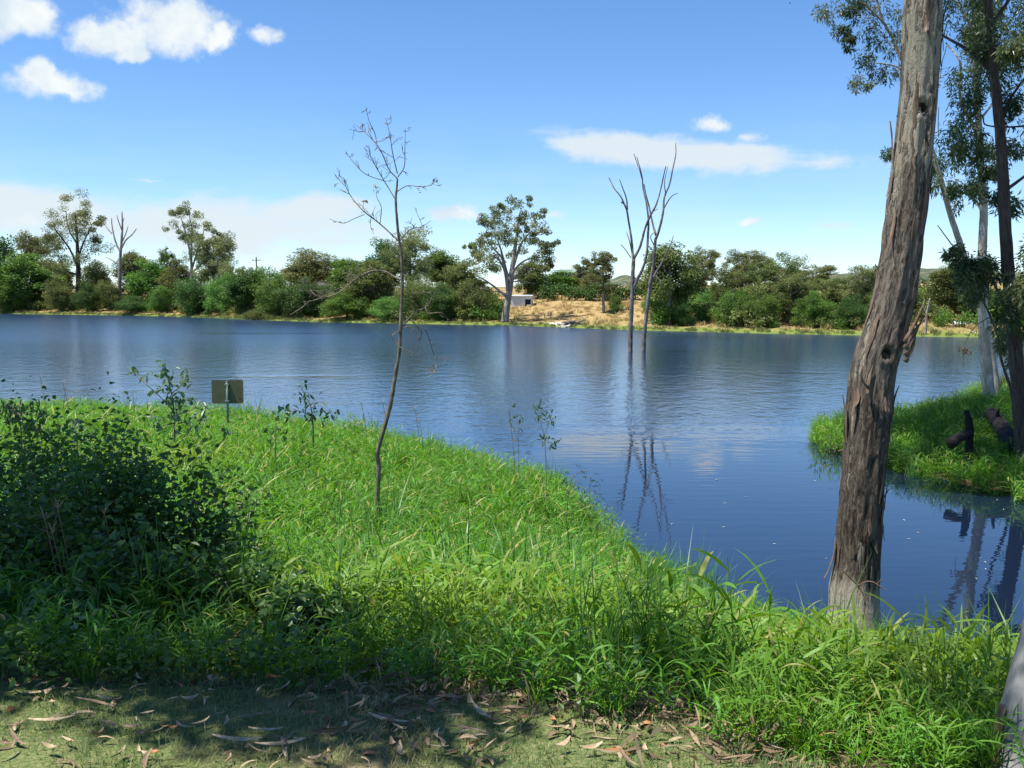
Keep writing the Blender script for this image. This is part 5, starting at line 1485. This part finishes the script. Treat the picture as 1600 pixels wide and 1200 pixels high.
# ------------------------------------------------------------------ the sign, seen from behind
def sign():
    Y = 25.0
    x0, z1 = P(330.5, 593.5, Y)[0], P(355, 593.5, Y)[2]
    x1, z0 = P(380.5, 630, Y)[0], P(355, 630.5, Y)[2]
    xp = P(355.5, 600, Y)[0]
    zb = gz(z_near, xp, Y)
    t = thing('sign', 'blank olive back of a rounded rectangular sign on a post in the grass', 'sign', (xp, Y, zb))
    t_ = .012
    # rounded panel
    n = 6; r = .045; pts = []
    for cx, cz, a0 in ((x1 - r, z1 - r, 0), (x0 + r, z1 - r, 90), (x0 + r, z0 + r, 180), (x1 - r, z0 + r, 270)):
        for k in range(n):
            a = math.radians(a0 + 90 * k / (n - 1))
            pts.append((cx + r * math.cos(a), cz + r * math.sin(a)))
    m = len(pts)
    me = bpy.data.meshes.new('panel')
    V = [(x - xp, -t_, z - zb) for x, z in pts] + [(x - xp, t_, z - zb) for x, z in pts]
    me.from_pydata(V, [], [tuple(range(m))[::-1] if False else tuple(range(m)), tuple(range(2 * m - 1, m - 1, -1))] + [(i, i + m, (i + 1) % m + m, (i + 1) % m) for i in range(m)])
    me.materials.append(M['sign']); me.update()
    obj('panel', me, t)
    h0, h1 = z0 - zb, z1 - zb
    obj('post', G().tube([(0, -.045, -.4), (0, -.045, h0), (0, -.045, h1 - .06)], .03, 12).mesh('post', M['post'], True), t)
    obj('post_cap', G().tube([(0, -.045, h1 - .059), (0, -.045, h1 - .03)], (.034, .03), 12).mesh('post_cap', M['galv']), t)
    for z in (h1 - .11, h0 + .07):
        c = simple('clamp', t, M['galv'], ((-.055, -.08, z - .016), (.055, -t_ - .002, z + .016)))
        for sx in (-.043, .043):
            obj('bolt', G().tube([(sx, -.081, z), (sx, -.095, z)], .009, 8).mesh('bolt', M['galv']), c)
    obj('sticker', G().tube([(.30, -t_ - .001, h0 + .13), (.30, -t_ - .004, h0 + .13)], .022, 8).mesh('sticker', M['shade_sticker']), t)
sign()

# ------------------------------------------------------------------ single plants in and by the grass
def broad_shrub(px, Y, top, wpx, label, seed, n=1300, leaf=(.055, .036), mat='broad'):
    rng = np.random.default_rng(seed)
    p = P(px, 700, Y); zb = gz(z_near, p[0], Y)
    b = np.array((p[0], Y, zb)); h = float(P(px, top, Y)[2]) - zb; w = wpx * Y / F * .5
    t = thing('leafy_shrub', label, 'shrub', tuple(b), 'leafy shrubs at the left')
    g, st = G(), G()
    k = 16
    tips = []
    for i in range(k):
        a = rng.random() * 6.28; r = math.sqrt(rng.random())
        e = np.array((math.cos(a) * w * r, math.sin(a) * w * .8 * r, h * (1 - .35 * r * r) * (.72 + .3 * rng.random())))
        pp = path([(0.12 * math.cos(a), .12 * math.sin(a), -.1), e * (.5, .5, .6), e], 8)
        st.tube(pp, np.linspace(.009, .003, 8), 5)
        tips.append(pp)
    tp = np.concatenate([q[2:] for q in tips])
    m = n
    C = tp[rng.integers(0, len(tp), m)] + rng.normal(size=(m, 3)) * (w * .17, w * .17, h * .10)
    C[:, 2] = np.clip(C[:, 2], .04, None)
    D = rng.normal(size=(m, 3)) * (1, 1, .45)
    s = .7 + .6 * rng.random(m)
    g.ovate(C, D, leaf[0] * s, leaf[1] * s, rng, .25, None, .1)
    tag(obj('stems', st.mesh('stems', M['strip']), t), kind='stuff')
    tag(obj('foliage', g.mesh('foliage', M[mat]), t), kind='stuff')
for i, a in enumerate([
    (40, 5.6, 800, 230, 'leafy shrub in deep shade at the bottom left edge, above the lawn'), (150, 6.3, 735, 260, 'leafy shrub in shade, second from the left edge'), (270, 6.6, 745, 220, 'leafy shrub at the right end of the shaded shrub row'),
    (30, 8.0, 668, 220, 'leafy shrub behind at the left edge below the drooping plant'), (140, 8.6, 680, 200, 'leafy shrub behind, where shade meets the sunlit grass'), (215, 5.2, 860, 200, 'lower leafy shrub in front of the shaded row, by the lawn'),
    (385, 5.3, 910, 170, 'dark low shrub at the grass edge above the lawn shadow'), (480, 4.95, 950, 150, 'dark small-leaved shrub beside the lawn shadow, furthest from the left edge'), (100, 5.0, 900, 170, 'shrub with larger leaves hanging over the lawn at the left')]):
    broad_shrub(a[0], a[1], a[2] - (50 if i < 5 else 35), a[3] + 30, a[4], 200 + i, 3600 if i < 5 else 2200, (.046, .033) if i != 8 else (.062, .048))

def leafy_sapling(name, label, cat, stems, Y, clusters, nl, leaf, mat, seed, group=None, droop=.8, spread=.12, rad=.010):
    rng = np.random.default_rng(seed)
    p = P(*stems[0][0], Y); b = np.array((p[0], Y, gz(z_near, p[0], Y)))
    t = thing(name, label, cat, tuple(b), group)
    for i, s in enumerate(stems):
        pts = [P(x, y, Y + (0 if i == 0 else .1 * rng.normal())) for x, y in s]
        if i == 0: pts = [b + (0, 0, -.1)] + pts[1:]
        n = 5 * len(pts)
        obj('stem' if i == 0 else 'branch', G().tube(path(pts, n), np.linspace(rad * (1 if i == 0 else .55), rad * .25, n), 6).mesh('stem' if i == 0 else 'branch', M['sapbark'], True, off=b), t)
    g = G()
    for x, y, r in clusters:
        c = P(x, y, Y) + np.array((0, .15 * rng.normal(), 0)); R = r * Y / F
        m = max(3, int(nl * (r / 20.0) ** 1.3))
        C = c + rng.normal(size=(m, 3)) * R * .5
        g.leaves(C, rng.normal(size=(m, 3)), leaf[0] * (.6 + .7 * rng.random(m)), leaf[1] * (.7 + .5 * rng.random(m)), rng, droop, None, .12) if leaf[1] < .03 else g.ovate(C, rng.normal(size=(m, 3)), leaf[0] * (.6 + .7 * rng.random(m)), leaf[1] * (.7 + .5 * rng.random(m)), rng, droop, None, .12)
    tag(obj('foliage', g.mesh('foliage', M[mat], off=b), t), kind='stuff')
leafy_sapling('gum_sapling', 'grey-green gum sapling with large leaves left of the sign', 'sapling', [[(272, 690), (272, 660), (270, 625), (262, 590), (258, 566)], [(270, 640), (245, 615), (222, 595), (205, 580)], [(268, 615), (285, 600), (290, 585)], [(271, 650), (300, 640), (318, 625)]],
  19.0, [(258, 570, 8), (262, 584, 12), (252, 580, 9), (285, 588, 12), (290, 597, 8), (205, 582, 8), (220, 590, 8), (238, 612, 10), (248, 606, 8), (270, 608, 14), (275, 622, 16), (262, 625, 12), (285, 630, 16), (250, 650, 12), (272, 645, 14), (305, 620, 8), (312, 645, 16), (325, 655, 12), (300, 665, 16), (350, 672, 12), (252, 665, 10), (280, 660, 12)], 20, (.15, .075), 'sapleaf', 301, droop=.9, rad=.018)
leafy_sapling('gum_sapling', 'dark gum sapling poking above the grass right of the sign', 'sapling', [[(490, 680), (488, 650), (478, 620), (468, 600)], [(484, 640), (500, 628), (515, 640)], [(486, 650), (462, 640), (445, 640)]],
  20.0, [(468, 602, 8), (473, 612, 9), (482, 620, 11), (492, 628, 11), (500, 640, 12), (470, 640, 12), (450, 640, 12), (435, 645, 12), (515, 645, 10), (485, 650, 14), (525, 640, 7)], 18, (.14, .06), 'droop', 302, droop=.9, rad=.016)
leafy_sapling('gum_sapling', 'dark leafy sapling low in the sunny grass below and right of the sign', 'sapling', [[(432, 720), (430, 690), (432, 660)], [(431, 690), (415, 675)]], 17.0, [(432, 655, 10), (438, 668, 12), (425, 672, 12), (416, 685, 10), (440, 685, 9)], 9, (.12, .055), 'droop', 303, rad=.012)
leafy_sapling('drooping_plant', 'dark drooping-leaved plant at the left edge above the shrubs', 'plant', [[(35, 700), (32, 660), (28, 630)], [(33, 650), (14, 632)], [(33, 650), (52, 625)]], 11.0, [(14, 630, 14), (30, 632, 15), (48, 625, 14), (20, 648, 16), (40, 650, 16), (55, 645, 12), (30, 665, 16), (50, 668, 12)], 22, (.11, .035), 'droop', 304, droop=2.0, rad=.012)
leafy_sapling('broad_leaf_weed', 'pale broad-leaved weed in the mottled grass left of the gum sapling', 'plant', [[(122, 720), (120, 690), (112, 660)], [(120, 690), (95, 665)], [(121, 700), (140, 675)]], 12.0, [(95, 662, 9), (112, 656, 10), (120, 668, 12), (104, 675, 10), (130, 680, 11), (115, 690, 12), (140, 672, 8)], 7, (.12, .06), 'sapleaf', 305, droop=.5, rad=.010)
leafy_sapling('tall_weed', 'tall thin weed with pale whorled leaves against the water, tallest on the grass edge', 'plant', [[(856, 735), (852, 700), (846, 665), (840, 634)], [(848, 680), (858, 665), (866, 650)], [(853, 705), (862, 695), (868, 690)], [(851, 695), (845, 688)]],
  17.5, [(841, 640, 7), (844, 650, 8), (853, 652, 7), (866, 652, 8), (862, 660, 6), (847, 683, 8), (856, 686, 6), (866, 690, 7), (862, 698, 6)], 30, (.12, .036), 'sapleaf', 306, droop=-.2, rad=.008)
leafy_sapling('tall_weed', 'small weed with a flat green leaf top left of the tall thin weed', 'plant', [[(812, 720), (810, 690), (810, 655)], [(810, 675), (818, 662)], [(811, 690), (798, 660), (797, 640)]], 18.5, [(808, 652, 7), (812, 655, 6), (812, 667, 5), (797, 656, 3), (805, 634, 2)], 26, (.08, .045), 'broad', 307, droop=.2, rad=.006)
leafy_sapling('willow_herb', 'arching narrow-leaved weed leaning over the water at the bank corner', 'plant', [[(880, 790), (890, 760), (905, 738), (925, 735)], [(884, 780), (905, 762), (930, 770), (945, 782)], [(882, 790), (900, 785), (925, 795), (948, 800)], [(886, 770), (912, 745), (932, 752)]], 16.4,
  [(890, 745, 12), (905, 738, 12), (920, 742, 12), (930, 758, 12), (915, 765, 14), (900, 765, 14), (935, 778, 10), (920, 785, 12), (945, 786, 7), (905, 785, 12), (890, 775, 12), (880, 755, 12), (945, 800, 6)], 22, (.12, .016), 'droop', 308, droop=.2, rad=.009)
def isle_bush():
    rng = np.random.default_rng(320)
    Y = 28.5
    p = P(1312, 700, Y); b = np.array((p[0], Y, max(gz(z_isle, p[0], Y), -.1)))
    t = thing('waterside_bush', 'pale narrow-leaved bush overhanging the water at the tip of the right bank', 'bush', tuple(b))
    g = G()
    for x, y, r in ((1290, 678, 15), (1305, 670, 15), (1280, 690, 12), (1320, 675, 16), (1335, 690, 18), (1300, 695, 16), (1318, 700, 16), (1340, 670, 16), (1345, 655, 14), (1285, 703, 8), (1330, 660, 12)):
        c = P(x, y, Y + rng.normal() * .4); R = r * Y / F
        for k in range(26):
            g.blade(c + rng.normal(size=3) * R * .6, rng.random() * 6.28, rng.uniform(.2, 1.2), rng.uniform(-1.2, -.2), .28, .035, 3, rng.random())
        obj('stem', G().tube(path([b + (.25 * rng.normal(), .2, .0), (b + c) / 2 + (.1, 0, .1), c], 6), np.linspace(.02, .006, 6), 5).mesh('stem', M['strip'], off=b), t)
    tag(obj('foliage', g.mesh('foliage', M['grass'], off=b), t), kind='stuff')
isle_bush()

def reeds(px, Y, h, n, spread, label, seed, fn=z_near, mat='reed', W=.012, zb=None):
    rng = np.random.default_rng(seed)
    p = P(px, 800, Y); b = np.array((p[0], Y, fn(np.array([p[0]]), np.array([Y]))[0] if zb is None else zb))
    g = G()
    for k in range(n):
        a = rng.random() * 6.28; r = spread * math.sqrt(rng.random())
        g.blade((math.cos(a) * r, math.sin(a) * r, -.05), rng.random() * 6.28, rng.uniform(1.15, 1.55), rng.uniform(.2, 1.3), h * (.6 + .5 * rng.random()), W * (.7 + .6 * rng.random()), 5, rng.random(), rng.normal() * .4)
    o = obj('reed_clump', g.mesh('reed_clump', M[mat])); o.location = tuple(b)
    return tag(o, label, 'reeds', 'reed clumps at the water edge')
reeds(1065, 13.9, 1.0, 260, .45, 'dark upright reed clump at the bank corner nearest the reflections', 401)
reeds(1000, 14.2, .9, 160, .35, 'smaller dark reed clump just left of the largest one', 402)
reeds(1105, 13.2, .85, 130, .3, 'thin dark reed clump on the water side of the largest one', 403)
reeds(1405, 9.3, .95, 70, .22, 'tall upright blades just right of the leaning trunk foot', 404)
reeds(1578, 44.6, 1.3, 420, 1.4, 'yellow-green reed patch in the water between the pale and dark trunks', 405, z_isle, 'fringe', .05, 0.0)
reeds(330, 7.4, 1.0, 60, .3, 'tall broad blades right of the shaded shrubs', 406, W=.022)
reeds(1530, 5.6, .95, 60, .25, 'tall blades by the water near the right corner trunk', 407, W=.014)

def seed_heads():
    rng = np.random.default_rng(501)
    for px, py, Y, lab in ((90, 795, 5.3, 'finger-like brown seed head in the shaded shrubs, upper left one'), (70, 812, 5.2, 'finger-like brown seed head low at the left edge'), (163, 803, 5.3, 'finger-like brown seed head, rightmost in the shaded shrubs'), (82, 835, 5.0, 'faint finger-like seed head below the others in the shrubs')):
        c = P(px, py, Y); b = np.array((c[0] + .05, Y + .05, gz(z_near, c[0], Y)))
        t = thing('seed_head', lab, 'seed head', tuple(b), 'finger-like seed heads')
        obj('stalk', G().tube(path([b, b * .4 + c * .6 + (.02, 0, 0), c], 8), .0022, 5).mesh('stalk', M['seed'], off=b), t)
        for k in range(7):
            a = k * .9 + rng.random(); 
            g = G(); g.blade(c, a, rng.uniform(.4, 1.2), rng.uniform(-.2, .5), .085 + .03 * rng.random(), .006, 4, rng.random())
            obj('spike', g.mesh('spike', M['seed'], off=b), t)
    # thin seeding stalks over the grass line
    for px, py, Y, lab in ((63, 588, 20, 'thin dark seeding grass stalk against the water at the left'), (99, 598, 21, 'pale seeding grass stalk right of the thin dark one at the left'), (598, 628, 24, 'white-tipped weed stalk at the grass line just left of the bare sapling'), (565, 632, 25, 'white-tipped weed stalk second left of the bare sapling'), (648, 640, 25, 'pale weed stalk at the grass line right of the bare sapling'), (795, 640, 20, 'pale-tipped thin stalk left of the tall whorled weed')):
        c = P(px, py, Y); b = np.array((c[0] + .1, Y, gz(z_near, c[0], Y)))
        t = thing('seeding_stalk', lab, 'weed stalk', tuple(b), 'seeding stalks along the grass line')
        pp = path([b, b * .5 + c * .5 + (.06, 0, 0), c], 10)
        obj('stalk', G().tube(pp, .005, 5).mesh('stalk', M['seed'], off=b), t)
        g = G()
        for k in range(22):
            q = pp[6 + k % 4] + rng.normal(size=3) * .012
            g.blade(q, rng.random() * 6.28, rng.uniform(.3, 1.2), rng.uniform(-.3, .6), .11, .012, 2, rng.random())
        obj('seed_spray', g.mesh('seed_spray', M['seed'], off=b), t)
seed_heads()

# ------------------------------------------------------------------ fallen leaves and bark on the lawn
def curled(rng, L, W, curl, bend, mat, name):
    V, Q = [], []
    n, m = 9, 3
    for i in range(n):
        u = i / (n - 1)
        w = W * math.sin(math.pi * (.06 + .90 * u)) ** .8
        for j in range(m):
            v = j / (m - 1) - .5
            x = (u - .5) * L; y = v * w + bend * L * (u - .5) ** 2
            z = curl * L * (u - .5) ** 2 + abs(v) * w * .55 + .004
            V.append((x, y, z))
    for i in range(n - 1):
        for j in range(m - 1):
            Q.append((i * m + j, i * m + j + 1, (i + 1) * m + j + 1, (i + 1) * m + j))
    return mesh_np(name, V, Q, mat, tint=np.full(len(V), rng.random()), smooth=True)
M['leaf_a'] = flatmat('tan_dead_leaf', (.30, .215, .12), (.52, .41, .26), 30, .7)
M['leaf_b'] = flatmat('brown_dead_leaf', (.15, .095, .058), (.31, .215, .135), 30, .7)
M['leaf_c'] = flatmat('orange_dead_leaf', (.30, .12, .045), (.40, .20, .09), 30, .7)
def fallen():
    rng = np.random.default_rng(601)
    ms = [(curled(rng, .125, .026, .5, .35, M['leaf_a'], 'leaf'), 0), (curled(rng, .105, .030, .9, -.3, M['leaf_a'], 'leaf'), 0), (curled(rng, .14, .024, .25, .5, M['leaf_b'], 'leaf'), 1), (curled(rng, .085, .028, 1.2, .2, M['leaf_b'], 'leaf'), 1), (curled(rng, .065, .034, 1.0, .2, M['leaf_c'], 'leaf'), 2), (curled(rng, .11, .020, -.4, .1, M['leaf_a'], 'leaf'), 0), (curled(rng, .07, .032, 1.6, -.5, M['leaf_b'], 'leaf'), 1), (curled(rng, .15, .017, .6, .9, M['leaf_b'], 'leaf'), 1), (curled(rng, .09, .024, .2, -.8, M['leaf_a'], 'leaf'), 0)]
    labs = ['tan curled gum leaf lying among the others on the lawn', 'brown curled gum leaf lying among the others on the lawn', 'small orange dead leaf lying on the lawn edge']
    grp = ['tan fallen leaves on the lawn', 'brown fallen leaves on the lawn', 'orange fallen leaves on the lawn']
    cnt = 0
    while cnt < 200:
        px = rng.uniform(-40, 1500); py = 1075 + 150 * rng.random()
        if px > 760 and rng.random() < .35: continue
        Y = F * 1.6 / (py - 462) * .985
        p = P(px, py, Y)
        if Y > lawn_edge(p[0]) + .15: continue
        k = int(rng.choice(9, p=[.16, .12, .14, .10, .08, .12, .10, .08, .10]))
        me, c = ms[k]
        o = obj('fallen_leaf', me); s = .30 + .50 * rng.random()
        o.scale = (s, s, s)
        o.location = (p[0], Y, gz(z_near, p[0], Y) + .02 + .012 * rng.random())
        o.rotation_euler = (rng.normal() * .25 + (math.pi if rng.random() < .3 else 0), rng.normal() * .18, rng.random() * 6.28)
        tag(o, labs[c], 'fallen leaf', grp[c]); cnt += 1
    strip = curled(rng, .26, .030, .18, .25, M['leaf_a'], 'bark_curl'); strip2 = curled(rng, .30, .022, .12, -.2, M['leaf_b'], 'bark_curl')
    for px, py, me, rz, lab in ((62, 1108, strip, .15, 'pale bark curl on the lawn at the left edge, largest there'), (155, 1128, strip2, .05, 'long thin bark piece on the lawn right of the pale bark curl'), (82, 1158, strip, .3, 'pale bark sliver lying near the left bottom of the lawn'), (750, 1145, strip, -.35, 'pale forked bark piece at the lawn edge in the middle'), (735, 1172, strip2, -.05, 'dark red-brown stick of bark at the bottom centre'),
                                (415, 1172, strip, .12, 'pale bark sliver at the bottom left of centre'), (440, 1196, strip, -.2, 'pale bark sliver cut by the bottom edge'), (395, 1148, strip2, -.12, 'thin bark piece in the lawn shadow'), (370, 1190, strip, .5, 'tan bark sliver slanting near the bottom edge'), (605, 1156, strip, -.5, 'orange-tan bark curl at the right end of the lawn shadow'), (1120, 1130, strip2, .5, 'bark piece on the litter under the right-hand grass')):
        Y = F * 1.6 / (py - 462) * .985; p = P(px, py, Y)
        o = obj('bark_piece', me); o.location = (p[0], Y, gz(z_near, p[0], Y) + .03); o.rotation_euler = (.1, .05, rz + rng.normal() * .35); sb = .45 + .3 * rng.random(); o.scale = (sb, sb * 1.15, sb)
        tag(o, lab, 'bark piece', 'bark pieces on the lawn')
    # specks of leaf floating on the calm water
    fl = curled(rng, .11, .045, .05, .3, M['concrete'], 'leaf'); fb = curled(rng, .13, .04, .05, .3, M['leaf_a'], 'leaf')
    for i, (px, py) in enumerate(((1065, 716), (1120, 748), (1133, 785), (1165, 775), (1050, 818), (1131, 823), (1030, 812), (1273, 750), (1412, 812), (1434, 832), (1420, 842), (1291, 873), (1533, 872), (1539, 879), (1525, 905), (1558, 780), (1568, 795), (1572, 978), (990, 735), (1210, 850), (1540, 890))):
        Y = F * 4.5 / (py - 462) * .985; p = P(px, py, Y)
        o = obj('floating_leaf', fb if i % 3 == 0 else fl); o.location = (p[0], Y, .004); o.rotation_euler = (0, 0, rng.random() * 6.28)
        s = .3 + .35 * rng.random(); o.scale = (s, s, s)
        tag(o, 'pale speck of leaf floating on the calm water' if i % 3 else 'tan leaf floating on the calm water', 'floating leaf', 'pale floating leaves' if i % 3 else 'tan floating leaves')
fallen()
